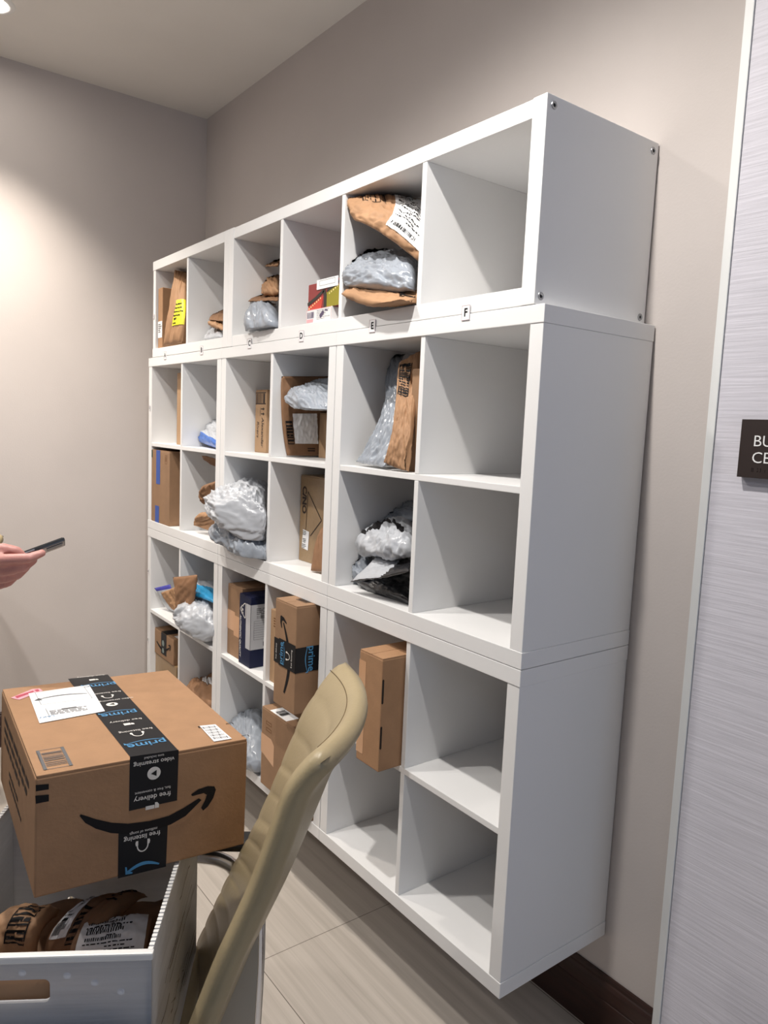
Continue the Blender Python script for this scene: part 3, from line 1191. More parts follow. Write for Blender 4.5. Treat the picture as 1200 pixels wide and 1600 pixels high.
    def label(s, a0, b0, a1, b1, rows=5, seed=1, name='label', m=None, pr=True, sk=0.0):
        bm = bmesh.new()
        s.patch(bm, a0, b0, a1, b1, 26, 0, 0.0026, sk)
        lb = finish(name, bm, m or PAPER, s.ob, smooth=True)
        if pr:
            bm = bmesh.new()
            rnd = random.Random(seed)
            W, H = a1 - a0, b1 - b0
            rows = rows * 2
            for i in range(rows):
                y = b0 + H * (0.06 + 0.88 * i / rows)
                hh_ = H / rows
                S = lambda x, yy: x + sk * (yy - b0)
                kind = rnd.random()
                if kind < 0.18:
                    x = a0 + W * .1
                    e = a0 + W * rnd.uniform(.5, .8)
                    while x < e:
                        w = W * rnd.uniform(.008, .022)
                        s.patch(bm, S(x, y), y, S(x + w, y), y + hh_ * .9, 2, 0, 0.0036, sk)
                        x += w + W * rnd.uniform(.008, .02)
                elif kind < 0.26:
                    x = a0 + W * rnd.uniform(.1, .5)
                    s.patch(bm, S(x, y), y, S(x + W * .3, y), y + hh_ * .5, 4, 0, 0.0036, sk)
                else:
                    x = a0 + W * rnd.choice((.08, .08, .4))
                    e = a0 + W * rnd.uniform(.35, .92)
                    while x < e:
                        w = W * rnd.uniform(.02, .09)
                        s.patch(bm, S(x, y), y, S(min(x + w, e), y), y + hh_ * .3, 2, 0, 0.0036, sk)
                        x += w + W * .018
            finish('label_print', bm, INK, lb, smooth=True)
        return lb

    def bars(s, a0, b0, a1, b1, n=9, seed=1, horiz=True, name='printed_barcode', m=None, fr=True, fat=0.62):
        bm = bmesh.new()
        rnd = random.Random(seed)
        ws = [rnd.uniform(.5, 1.5) for _ in range(2 * n)]
        t, tot = 0, sum(ws)
        for i, w in enumerate(ws):
            lo, hi = t / tot, (t + w) / tot
            t += w
            if i % 2:
                hi = lo + (hi - lo) * fat / .5 * 0.8
                if horiz:
                    s.patch(bm, a0, b0 + (b1 - b0) * lo, a1, b0 + (b1 - b0) * hi, 5)
                else:
                    s.patch(bm, a0 + (a1 - a0) * lo, b0, a0 + (a1 - a0) * hi, b1, 5)
        if fr:
            wa, wb = (a1 - a0) * .06, (b1 - b0) * .04
            s.patch(bm, a0 - wa, b0 - wb, a0, b1 + wb, 5)
            s.patch(bm, a1, b0 - wb, a1 + wa, b1 + wb, 5)
            s.patch(bm, a0, b0 - wb, a1, b0, 5)
            s.patch(bm, a0, b1, a1, b1 + wb, 5)
        return finish(name, bm, m or INK, s.ob, smooth=True)


KG = 'kraft paper mailers'
GG = 'plastic poly mailers'


def c1(c, z0=None, z1=None):
    return (CELL1[c][0], CELL1[c][1], Z1 if z0 is None else z0, z1)


def c2(c, z, z1=None):
    return (CELLX[c][0], CELLX[c][1], z, z1)


# ---- A1: tall kraft mailer with the yellow label
P = Pouch([[(256, 541, -.384), (285, 536, -.384)], [(266, 478, -.378), (291, 472, -.36)], [(273, 419, -.34), (292, 418, -.26)]], 0.030, 3, 0.3, clip=c1('A', z1=ROW1 + .37))
P.build('kraft_mailer', KRAFT, 'tall kraft mailer with a bright yellow label, in the far left top cube', 'mailer', KG)
P.label(0.50, 0.22, 1.0, 0.52, 3, 2, m=YELL, sk=0.25)
# ---- B1
P = Pouch([[(326, 500, -.36), (350, 502, -.34)], [(330, 493, -.26), (350, 482, -.20)]], 0.012, 5, 0.5, clip=c1('B'))
P.build('kraft_mailer', KRAFT2, 'thin dark brown mailer on top of the pile left of the top-row seam', 'mailer', KG, N=20)
P = Pouch([[(324, 504, -.375), (350, 516, -.36)], [(332, 500, -.27), (350, 495, -.22)]], 0.03, 6, 0.5, clip=c1('B'))
P.build('kraft_mailer', KRAFT, 'crumpled light brown mailer between a dark mailer and a white bag', 'mailer', KG, N=20)
P = Pouch([[(318, 531, -.382), (350, 530, -.38)], [(326, 521, -.27), (350, 516, -.24)]], 0.04, 7, 0.45, clip=c1('B'))
P.build('poly_mailer', POLYW, 'small white bag at the bottom of the second top cube from the left', 'mailer', GG, N=22)
# ---- C1
P = Pouch([[(391, 520, -.370), (434, 520, -.365)], [(391, 500, -.375), (434, 498, -.37)], [(392, 478, -.33), (434, 476, -.28)]], 0.075, 8, 0.35, clip=c1('C', z1=1.945))
P.build('poly_mailer', POLYG, 'light grey plastic mailer stuffed under brown mailers in the third top cube', 'mailer', GG)
P = Pouch([[(387, 471, -.375), (436, 469, -.36)], [(402, 461, -.12), (436, 459, -.10)]], 0.012, 9, 0.8, clip=c1('C'))
P.build('kraft_mailer', KRAFT2, 'flat brown mailer lying on a light grey plastic mailer', 'mailer', KG, N=20)
P = Pouch([[(408, 459, -.31), (436, 458, -.30)], [(409, 447, -.24), (436, 431, -.2)]], 0.035, 10, 0.7, clip=c1('C'))
P.build('kraft_mailer', KRAFT, 'crumpled folded brown mailer in the middle of the third top cube', 'mailer', KG, N=24)
P = Pouch([[(414, 416, -.28), (436, 415, -.28)], [(418, 411, -.14), (436, 406, -.14)]], 0.010, 11, 0.8, clip=c1('C'))
P.build('kraft_mailer', KRAFT, 'thin reddish brown mailer tip at the very top of its pile', 'mailer', KG, N=16)

# ---- E1
P = Pouch([[(533, 459, -.405), (585, 478, -.425), (652, 486, -.43)], [(556, 447, -.33), (600, 450, -.33), (660, 458, -.32)]], 0.034, 12, 0.35, clip=(CELL1['E'][0], CELL1['E'][1], Z1 + .004, None))
P.build('kraft_mailer', KRAFT, 'kraft mailer at the bottom of a pile, hanging over the front edge', 'mailer', KG)
P.bars(0.42, 0.55, 0.52, 0.80, 4, 3, True, fr=False)
P.bars(0.78, 0.40, 0.96, 0.52, 3, 9, True, fr=False, name='printing')
P = Pouch([[(540, 447, -.385), (596, 452, -.395), (649, 456, -.37)], [(538, 430, -.36), (598, 425, -.34), (650, 425, -.325)], [(540, 410, -.30), (595, 404, -.22), (655, 399, -.19)]], 0.07, 13, 0.42, rfront=True, clip=(CELL1['E'][0], CELL1['E'][1], None, None))
P.build('poly_mailer', POLYG, 'shiny grey plastic mailer between two kraft mailers', 'mailer', GG, N=60)
P = Pouch([[(552, 344, -.40), (598, 366, -.39), (662, 416, -.34)], [(545, 326, -.39), (612, 332, -.35), (670, 372, -.31)], [(536, 313, -.365), (600, 305, -.26), (668, 318, -.22)]], 0.038, 14, 0.40, clip=(CELL1['E'][0], CELL1['E'][1], None, ROW1 + .371))
P.build('kraft_mailer', KRAFT, 'kraft mailer with a large white label slumped on top of its pile', 'mailer', KG, N=56)
P.label(0.52, 0.14, 0.97, 0.92, 7, 21, sk=0.05)
P.bars(0.19, 0.52, 0.42, 0.74, 6, 4, False, fat=.3)

# ---- B2
P = Pouch([[(305, 687, -.30), (345, 702, -.372)], [(314, 672, -.22), (345, 678, -.30)], [(322, 662, -.12), (345, 650, -.2)]], 0.06, 15, 0.35, clip=c2('B', Z2))
P.build('poly_mailer', POLYW, 'white plastic mailer with a blue lower edge, in the second cube of row two', 'mailer', GG, N=30, m2=BLUEF, zone=lambda a, b: b < 0.20)
# ---- D2
P = Pouch([[(449, 715, 'x', 1.163), (520, 717, 'x', 1.168)], [(440, 650, 'x', 1.165), (520, 650, 'x', 1.168)], [(440, 588, 'x', 1.160), (520, 588, 'x', 1.163)]], 0.012, 16, 0.35, clip=c2('D', Z2, ROW2 + W_ - TH))
P.build('kraft_mailer', KRAFT2, 'big dark brown mailer with a blank white label, standing behind a silver bag', 'mailer', KG)
P.label(0.19, 0.17, 0.66, 0.53, 3, 3, pr=False)
P.bars(0.06, 0.17, 0.17, 0.43, 7, 6, True)
P.bars(0.44, 0.07, 0.60, 0.12, 3, 2, True, name='printing', fr=False)
P = Pouch([[(449, 625, -.375), (485, 648, -.39), (520, 646, -.36)], [(449, 621, -.37), (482, 622, -.36), (520, 622, -.33)], [(452, 617, -.32), (482, 606, -.25), (520, 592, -.2)]], 0.05, 17, 0.45, clip=(CELLX['D'][0], CELLX['D'][1], 1.573, None))
P.build('poly_mailer', POLYG, 'small silver plastic bag lying on a tan carton', 'mailer', GG, N=52)
# ---- E2
P = Pouch([[(556, 722, -.345), (600, 730, -.375)], [(588, 672, -.30), (618, 676, -.33)], [(609, 600, -.24), (628, 604, -.27)], [(588, 556, -.17), (628, 560, -.19)]], 0.028, 18, 0.6, clip=c2('E', Z2))
P.build('poly_mailer', POLYG, 'grey plastic mailer slumped upright against a barcoded kraft mailer', 'mailer', GG, N=60)
P = Pouch([[(599, 722, -.385), (642, 741, -.372)], [(613, 683, -.372), (644, 690, -.36)], [(620, 622, -.345), (650, 632, -.33)], [(623, 566, -.31), (660, 548, -.28)]], 0.030, 19, 0.5, clip=(CELLX['E'][0], 1.862, Z2, None))
P.build('kraft_mailer', KRAFT, 'kraft mailer with a big barcode standing beside a grey mailer', 'mailer', KG, N=56)
P.bars(0.18, 0.70, 0.66, 0.93, 12, 8, True)
# ---- B3
P = Pouch([[(303, 821, 'x', .46), (338, 832, 'x', .56)], [(304, 810, 'x', .47), (338, 815, 'x', .58)], [(311, 804, 'x', .52), (338, 801, 'x', .62)]], 0.03, 20, 0.5, clip=c2('B', Z3))
P.build('kraft_mailer', KRAFT, 'brown mailer with a curled end, lowest in the cube left of the white bag', 'mailer', KG, N=24)
P = Pouch([[(317, 786, 'x', .50), (340, 800, 'x', .58)], [(316, 771, 'x', .50), (340, 774, 'x', .60)], [(323, 757, 'x', .54), (340, 750, 'x', .64)]], 0.05, 21, 0.6, clip=c2('B', Z3 + .03))
P.build('kraft_mailer', KRAFT2, 'crumpled dark brown mailer in the middle of the cube left of the white bag', 'mailer', KG, N=24)
P = Pouch([[(318, 717, 'x', .52), (340, 731, 'x', .60)], [(315, 712, 'x', .56), (340, 718, 'x', .66)]], 0.012, 22, 0.6, clip=c2('B', Z3, ROW2 + W_ / 2 - DV / 2))
P.build('kraft_mailer', KRAFT2, 'brown mailer corner at the top of the cube, just under the shelf board', 'mailer', KG, N=18)
# ---- C3
P = Pouch([[(334, 836, -.42), (374, 862, -.415), (420, 878, -.365)], [(335, 822, -.41), (376, 842, -.40), (420, 858, -.355)], [(338, 806, -.34), (378, 818, -.3), (422, 832, -.24)]], 0.075, 23, 0.55, rfront=True, clip=(None, 1.1385, Z3, None))
P.build('poly_mailer', POLYG, 'crumpled grey plastic mailer under the bulging white bag', 'mailer', GG, N=64)
P = Pouch([[(322, 790, -.450), (366, 826, -.435), (414, 842, -.365)], [(330, 780, -.44), (370, 792, -.435), (413, 800, -.36)], [(352, 778, -.40), (380, 756, -.27), (419, 756, -.20)]], 0.085, 24, 0.60, rfront=True, clip=(None, 1.1385, 1.13, None), edge=0.42)
P.build('poly_mailer', POLYW, 'big bulging white plastic bag spilling out over the shelf edge', 'mailer', GG, N=70)
P.label(0.56, 0.36, 0.80, 0.62, 3, 5, pr=False, m=POLYW, name='pocket')
# ---- D3 mailer
P = Pouch([[(485, 892, -.345), (512, 894, -.33)], [(494, 855, -.315), (512, 850, -.31)], [(504, 825, -.29), (512, 820, -.285)]], 0.022, 25, 0.3, clip=c2('D', Z3))
P.build('kraft_mailer', KRAFT2, 'small dark brown mailer leaning in front of the tape-wrapped carton', 'mailer', KG, N=22)
# ---- E3
P = Pouch([[(556, 910, -.345), (600, 930, -.345), (645, 945, -.34)], [(566, 906, -.29), (606, 912, -.28), (645, 918, -.27)], [(578, 902, -.18), (610, 895, -.16), (645, 888, -.15)]], 0.045, 26, 0.4, clip=c2('E', Z3))
P.build('poly_mailer', POLYB, 'glossy black plastic mailer at the bottom of the black and white pile', 'mailer', GG, N=34)
bmT = bmesh.new()
P.patch(bmT, 0.55, 0.40, 0.75, 0.44, 4)
finish('printing', bmT, FINK, P.ob, smooth=True)
P = Pouch([[(549, 903, -.33), (582, 904, -.34)], [(550, 880, -.29), (578, 866, -.26)]], 0.05, 27, 0.5, clip=c2('E', Z3))
P.build('poly_mailer', POLYG, 'small grey plastic mailer at the left of the black and white pile', 'mailer', GG, N=26)
P = Pouch([[(547, 909, -.400), (592, 903, -.395), (640, 893, -.385)], [(570, 888, -.37), (604, 890, -.365), (642, 882, -.35)], [(592, 866, -.33), (616, 868, -.31), (645, 872, -.28)]], 0.012, 28, 0.5, clip=(CELLX['E'][0], CELLX['E'][1], 1.085, None))
P.build('poly_mailer', POLYW, 'flat white mailer with a black side edge, sticking out over a black mailer', 'mailer', GG, N=34, m2=POLYB, zone=lambda a, b: (a - b * 0.30) > 0.52 or b < 0.04)
P = Pouch([[(567, 862, -.31), (612, 869, -.335), (648, 868, -.33)], [(564, 848, -.30), (606, 846, -.31), (648, 846, -.3)], [(570, 834, -.2), (604, 824, -.18), (648, 822, -.17)]], 0.085, 29, 0.42, clip=(CELLX['E'][0], CELLX['E'][1], None, None))
P.build('poly_mailer', POLYW, 'puffy white plastic mailer with a wavy black mark, mid-pile', 'mailer', GG, N=60, m2=INK,
        zone=lambda a, b: abs(b - (0.56 + 0.12 * math.sin(a * 9.0 + 2.6))) < 0.06 + 0.03 * math.sin(a * 17) and 0.10 < a < 0.86)
P = Pouch([[(586, 816, -.22), (648, 812, -.22)], [(584, 806, -.14), (648, 782, -.12)]], 0.03, 30, 0.7, clip=c2('E', Z3))
P.build('poly_mailer', POLYG, 'grey plastic mailer with a black patch on top of the pile', 'mailer', GG, N=28, m2=INK, zone=lambda a, b: 0.42 < a < 0.66 and b > 0.45 + (a - .42))
# ---- A4 / B4
P = Pouch([[(263, 953, 'x', .105), (281, 960, 'x', .21)], [(241, 919, 'x', .055), (266, 913, 'x', .15)]], 0.014, 31, 0.4, clip=c2('A', Z4))
P.build('poly_mailer', POLYW, 'thin white mailer with a dark blue top edge, leaning at the far left', 'mailer', GG, N=22, m2=mat('violet_blue_film', (0.06, 0.06, 0.36, 1), 0.35), zone=lambda a, b: b > 0.88)
P = Pouch([[(268, 951, 'x', .14), (281, 957, 'x', .22)], [(260, 938, 'x', .12), (281, 938, 'x', .22)], [(252, 926, 'x', .10), (281, 914, 'x', .22)]], 0.025, 32, 0.6, clip=c2('A', Z4))
P.build('kraft_mailer', KRAFT, 'small crumpled kraft mailer on top of the thin white mailer', 'mailer', KG, N=24)
P = Pouch([[(275, 964, -.412), (298, 978, -.408)], [(276, 936, -.418), (304, 934, -.405)], [(270, 902, -.416), (308, 898, -.402)]], 0.024, 33, 0.45)
P.build('kraft_mailer', KRAFT2, 'brown kraft mailer standing up across the divider behind a white bag', 'mailer', KG, N=26)
P = Pouch([[(291, 923, -.405), (336, 943, -.365)], [(306, 911, -.33), (336, 909, -.26)]], 0.03, 34, 0.35, rfront=True, clip=(None, 0.726, None, None))
P.build('poly_mailer', POLYW, 'white and sky blue plastic mailer on top of the white bag', 'mailer', GG, N=26, m2=CYANF, zone=lambda a, b: b < 0.52)
P = Pouch([[(288, 976, -.420), (308, 992, -.400), (336, 1001, -.362)], [(280, 962, -.430), (308, 968, -.41), (336, 972, -.36)], [(277, 950, -.425), (304, 934, -.33), (336, 930, -.24)]], 0.085, 35, 0.5, rfront=True, clip=(0.376, 0.726, Z4, None), edge=.42)
P.build('poly_mailer', POLYW, 'rounded white plastic bag at the front of the second cube, row four', 'mailer', GG, N=56)
# ---- B5
P = Pouch([[(294, 1086, -.37), (338, 1118, -.37)], [(294, 1076, -.36), (338, 1090, -.34)], [(296, 1067, -.28), (338, 1060, -.2)]], 0.08, 36, 0.45, clip=c2('B', Z5))
P.build('kraft_mailer', KRAFT2, 'pile-topping brown mailer with a white tag, behind the big carton corner', 'mailer', KG, N=26)
P.label(0.55, 0.60, 0.95, 0.80, 2, 3, pr=False)
P = Pouch([[(312, 1054, -.26), (338, 1060, -.26)], [(313, 1049, -.16), (338, 1038, -.14)]], 0.03, 37, 0.5, clip=c2('B', Z5))
P.build('kraft_mailer', KRAFT2, 'dark mailer deep in the lower second cube, above another brown mailer', 'mailer', KG, N=18)
# ---- C5
P = Pouch([[(372, 1196, -.375), (412, 1206, -.375)], [(366, 1160, -.36), (412, 1160, -.34)], [(346, 1118, -.26), (412, 1108, -.22)]], 0.10, 38, 0.45, clip=c2('C', Z5))
P.build('poly_mailer', POLYG, 'crumpled pale grey plastic bag behind the right corner of the big carton', 'mailer', GG, N=56)
# ---------------------------------------------------------------- the big carton in front
BR_ = Euler((-0.0386, 0.0273, 1.4978), 'XYZ').to_matrix()
BO = V((2.2108, -1.3258, 1.0050))
bw, bd, bh = 0.33, 0.4541, 0.1862
BX, BY, BZ = BR_ @ X, BR_ @ Y, BR_ @ Z
BM = Matrix.Translation(BO) @ BR_.to_4x4()
bm = bmesh.new()
box_bm(bm, 0, bw, 0.001, bd, -bh, -0.004, 0.003, 0, BM)
xm = bw * 0.5
box_bm(bm, 0.0015, 0.183 - 0.0006, 0.0015, bd - 0.001, -0.0048, -0.0002, 0.0012, 0, BM)
box_bm(bm, 0.183 + 0.0006, bw - 0.0015, 0.0015, bd - 0.001, -0.0048, -0.0002, 0.0012, 0, BM)
big = finish('cardboard_box', bm, CARD)
tag(big, 'big brown carton with black tape and a curved arrow, resting on the white tote', 'box')
FF = Frame(BO + BY * 0.001, BX, BZ)
FT = Frame(BO, BX, BY)
FL_ = Frame(BO + BY * bd, -BY, BZ)
c3 = lambda pts: [(u / 3.0, 1030 + v / 3.0) for u, v in pts]
bm = bmesh.new()
FT.pxpoly(bm, c3([(318, 92), (505, 72), (836, 427), (610, 457)]), 0, 1)
FF.pxpoly(bm, c3([(609, 457), (838, 425), (830, 662), (605, 712)]), 0, 1)
tp = flat_ob('black_tape', bm, TAPEB, big)
bm = bmesh.new()
FF.pxpoly(bm, c3([(556, 790), (787, 760), (778, 972), (553, 1028)]), 0, 1)
tp2 = flat_ob('black_tape', bm, TAPEB, big)


def put(F, bm, txt, u, v, size, mi, bold=0.0, k=2.0):
    x, y = F.loc(u / 3.0, 1030 + v / 3.0)
    F.text(bm, txt, x, y, size, mi, math.pi, bold=bold, k=k)


def locc(F, u, v):
    return F.loc(u / 3.0, 1030 + v / 3.0)


def truck(F, bm, x, y, s, mi, k=2.0, half=False):
    F.rect(bm, x - 0.9 * s, y - 0.5 * s, x + 0.25 * s, y + (0.0 if half else 0.5) * s, mi, k)
    F.poly(bm, [(x + 0.32 * s, y - 0.5 * s), (x + 0.85 * s, y - 0.5 * s), (x + 0.85 * s, y), (x + 0.6 * s, y + 0.3 * s), (x + 0.32 * s, y + 0.3 * s)], mi, k)


bm = bmesh.new()
put(FF, bm, 'video streaming', 722, 480, 0.0100, 1, 0.0001)
put(FF, bm, 'tons included', 722, 455, 0.0058, 1)
x, y = locc(FF, 721, 533)
disc(FF, bm, x, y, 0.0105, 1, 2)
FF.poly(bm, [(x - 0.005, y), (x + 0.004, y + 0.005), (x + 0.004, y - 0.005)], 2, 3)
put(FF, bm, 'fast, free & convenient', 716, 613, 0.0062, 1)
put(FF, bm, 'free delivery', 714, 643, 0.0115, 1, 0.0001)
x, y = locc(FF, 714, 688)
truck(FF, bm, x, y + 0.002, 0.012, 1, 2, True)
for u, v, t in ((690, 398, 'p'), (560, 257, 'p'), (470, 124, 'p')):
    x, y = locc(FT, u, v)
    prime_word(FT, bm, x, y, 0.027, math.pi, 0, 2)
for u, v in ((637, 336), (497, 160)):
    put(FT, bm, 'free listening', u, v, 0.011, 1)
    x, y = locc(FT, u + 10, v + 18)
    headphones(FT, bm, x, y, 0.022, 1, math.pi, 2)
for u, v in ((590, 290), (425, 82)):
    put(FT, bm, 'free delivery', u, v, 0.011, 1)
    x, y = locc(FT, u + 15, v + 16)
    truck(FT, bm, x, y, 0.010, 1)
put(FT, bm, 'video streaming', 545, 192, 0.010, 1)
x, y = locc(FT, 525, 214)
disc(FT, bm, x, y, 0.0105, 1, 2)
FT.poly(bm, [(x - 0.005, y), (x + 0.004, y + 0.005), (x + 0.004, y - 0.005)], 2, 3)
flat_ob('tape_print', bm, [PRIMEB, WINK, TAPEB], tp)
bm = bmesh.new()
put(FF, bm, 'millions of songs', 672, 804, 0.0065, 1)
put(FF, bm, 'free listening', 666, 829, 0.0110, 1, 0.0001)
x, y = locc(FF, 668, 874)
headphones(FF, bm, x, y, 0.021, 1, math.pi, 2)
A = locc(FF, 745, 960)
B = locc(FF, 590, 1005)
n = 12
pts = []
for i in range(n + 1):
    t = i / n
    pts.append((A[0] + (B[0] - A[0]) * t, A[1] + (B[1] - A[1]) * t + 0.0085 * math.sin(math.pi * t) + 0.001))
FF.stroke(bm, pts, [0.001 + 0.0045 * math.sin(math.pi * (0.1 + 0.75 * i / n)) for i in range(n + 1)], 0, 2)
FF.pxpoly(bm, c3([(587, 975), (594, 975), (597, 995), (622, 998), (620, 1005), (588, 1010)]), 0, 2)
flat_ob('tape_print', bm, [PRIMEB, WINK], tp2)
# printing straight on the cardboard
bm = bmesh.new()
lo = [(373, 735), (400, 768), (450, 795), (520, 815), (600, 820), (700, 808), (800, 775), (870, 735), (945, 660)]
up = [(378, 727), (405, 735), (450, 750), (520, 766), (600, 771), (700, 759), (790, 735), (860, 698), (932, 652)]
a = [FF.px(*c3([q])[0], 1.6) for q in lo]
b = [FF.px(*c3([q])[0], 1.6) for q in up]
for i in range(len(a) - 1):
    poly_bm(bm, [a[i], a[i + 1], b[i + 1], b[i]])
FF.pxpoly(bm, c3([(895, 635), (930, 610), (975, 595), (1005, 596), (1012, 612), (1000, 650), (975, 690), (952, 710), (943, 697), (962, 662), (970, 636), (955, 628), (920, 637), (902, 642)]), 0, 1.6)
FF.pxpoly(bm, c3([(167, 590), (229, 585), (229, 610), (168, 620)]))
FF.pxpoly(bm, c3([(165, 640), (229, 635), (229, 666), (168, 678)]))
flat_ob('printing', bm, INK, big)
bm = bmesh.new()
q = [locc(FT, *p_) for p_ in ((165, 433), (297, 410), (342, 497), (208, 522))]
x0, x1 = (q[0][0] + q[3][0]) / 2, (q[1][0] + q[2][0]) / 2
y0, y1 = (q[2][1] + q[3][1]) / 2, (q[0][1] + q[1][1]) / 2
FT.frame(bm, x0, y0, x1, y1, 0.0012)
FT.rect(bm, x0, y0, x0 + 0.005, y1)
FT.rect(bm, x1 - 0.005, y0, x1, y1)
FT.barcode(bm, x0 + 0.006, y0 + 0.012, x1 - 0.006, y1 - 0.012, 12, 0, 5, False, fill=0.32)
flat_ob('printed_barcode', bm, FINK, big)
bm = bmesh.new()
for u, v, s in ((928, 318, 1), (1060, 305, -1), (995, 380, 1), (1133, 362, -1)):
    x, y = locc(FT, u, v)
    FT.rect(bm, x, y, x + 0.012, y + 0.0018)
    FT.rect(bm, x if s > 0 else x + 0.0102, y - 0.007, x + 0.0018 if s > 0 else x + 0.012, y + 0.0018)
flat_ob('corner_marks', bm, INK, big)
bm = bmesh.new()
FL_.lines(bm, 0.06, -0.085, 0.40, -0.025, 3, 0, 4, fat=0.5)
FL_.lines(bm, 0.14, -0.135, 0.36, -0.105, 2, 0, 9, fat=0.5)
flat_ob('side_printing', bm, mat('brown_ink', (0.03, 0.016, 0.01, 1), 0.7), big)
# labels on top
bm = bmesh.new()
FT.pxpoly(bm, c3([(133, 160), (418, 120), (492, 243), (185, 300)]), 0, 2)
lb = flat_ob('shipping_label', bm, PAPER, big)
bm = bmesh.new()
q = [locc(FT, *p_) for p_ in ((172, 163), (405, 128), (418, 185), (186, 222))]
x0, x1 = (q[0][0] + q[3][0]) / 2, (q[1][0] + q[2][0]) / 2
y0, y1 = (q[2][1] + q[3][1]) / 2, (q[0][1] + q[1][1]) / 2
FT.frame(bm, x0, y0, x1, y1, 0.0007, 0, 3)
xc, yc = locc(FT, 290, 176)
n = 12
FT.stroke(bm, [(xc + 0.046 - 0.092 * i / n, yc - 0.004 + 0.010 * math.sin(math.pi * i / n)) for i in range(n + 1)], [0.0006 + 0.003 * math.sin(math.pi * (0.1 + 0.8 * i / n)) for i in range(n + 1)], 0, 3)
FT.poly(bm, [(xc - 0.050, yc - 0.008), (xc - 0.040, yc + 0.004), (xc - 0.036, yc - 0.010)], 0, 3)
xa, ya = locc(FT, 330, 238)
FT.lines(bm, xa - 0.035, ya - 0.016, xa + 0.035, ya + 0.010, 4, 0, 6, 3, 0.35)
FT.rect(bm, xa - 0.014, ya + 0.004, xa + 0.012, ya + 0.010, 0, 3)
xa, ya = locc(FT, 218, 270)
FT.text(bm, 'LAX7', xa, ya - 0.004, 0.011, 1, math.pi, k=3)
xa, ya = locc(FT, 222, 255)
FT.rect(bm, xa, ya - 0.02, xa + 0.0008, ya + 0.025, 0, 3)
flat_ob('label_print', bm, [FINK, PRIMEB], lb)
bm = bmesh.new()
FT.pxpoly(bm, c3([(935, 312), (1010, 305), (1087, 372), (1003, 386)]), 0, 2)
lb = flat_ob('barcode_label', bm, PAPER, big)
bm = bmesh.new()
for i in range(5):
    t = i / 5
    P0, P1 = (945 + 62 * t, 318 + 60 * t), (1005 + 72 * t, 311 + 59 * t)
    for j in range(9):
        s = j / 9
        a0, a1 = s + 0.03, s + (0.06 if (i * 7 + j * 3) % 4 else 0.10)
        L = lambda r_, o: ((P0[0] + (P1[0] - P0[0]) * r_ + o), P0[1] + (P1[1] - P0[1]) * r_ + o * 0.95)
        FT.pxpoly(bm, c3([L(a0, 0), L(a1, 0), L(a1, 8.5), L(a0, 8.5)]), 0, 3)
flat_ob('label_print', bm, FINK, lb)
bm = bmesh.new()
FT.pxpoly(bm, c3([(50, 181), (150, 140), (185, 137), (201, 148), (90, 190)]), 0, 1)
lb = flat_ob('pink_sticker', bm, mat('pink_paper', (0.80, 0.36, 0.42, 1), 0.55), big)
bm = bmesh.new()
FT.pxpoly(bm, c3([(70, 174), (155, 147), (160, 152), (80, 182)]), 0, 1.6)
FT.pxpoly(bm, c3([(160, 144), (178, 140), (186, 148), (172, 152)]), 0, 1.6)
flat_ob('sticker_print', bm, mat('red_ink', (0.45, 0.06, 0.10, 1), 0.6), lb)

# ---------------------------------------------------------------- the corrugated plastic tote
TZ0, TZ1 = 0.492, 0.806
tFR, tBR, tBL = V((2.405, -1.222, 0)), V((2.050, -1.005, 0)), V((1.870, -1.300, 0))
tFL = tFR + tBL - tBR
PLAS = mat('corrugated_plastic', (0.62, 0.62, 0.64, 1), 0.45, var=0.10, vscale=3, stretch=(1, 1, 30), bump=0.12, bscale=5)
PLASD = mat('scuffed_corrugated_plastic', (0.58, 0.57, 0.56, 1), 0.5, var=0.22, vscale=4, stretch=(3, 3, 30), bump=0.15, bscale=6)


def panel(bm, o, r, u, w, h, holes, th, mi=0):
    """a board w x h from origin o along r and u, with holes (lists of local points), thickness th"""
    r, u = r.normalized(), u.normalized()
    n = r.cross(u)
    loops = [[(0, 0), (w, 0), (w, h), (0, h)]] + holes
    es = []
    for lp in loops:
        vs = [bm.verts.new(o + r * x + u * y) for x, y in lp]
        es += [bm.edges.new((vs[i], vs[(i + 1) % len(vs)])) for i in range(len(vs))]
    g = bmesh.ops.triangle_fill(bm, use_beauty=True, use_dissolve=False, edges=es)
    fs = [f for f in g['geom'] if isinstance(f, bmesh.types.BMFace)]
    ex = bmesh.ops.extrude_face_region(bm, geom=fs)
    for v in [v for v in ex['geom'] if isinstance(v, bmesh.types.BMVert)]:
        v.co -= n * th


def circ(x, y, r, n=16):
    return [(x + r * math.cos(2 * math.pi * i / n), y + r * math.sin(2 * math.pi * i / n)) for i in range(n)]


def rrect(x0, y0, x1, y1, r, n=5):
    out = []
    for cx, cy, a in ((x1 - r, y1 - r, 0), (x0 + r, y1 - r, 90), (x0 + r, y0 + r, 180), (x1 - r, y0 + r, 270)):
        for i in range(n + 1):
            t = math.radians(a + 90 * i / n)
            out.append((cx + r * math.cos(t), cy + r * math.sin(t)))
    return out


z3 = lambda p, z: V((p.x, p.y, z))
LWs, LWf = (tFR - tBR).length, (tFR - tFL).length
hh = TZ1 - TZ0
bm = bmesh.new()
th = 0.006
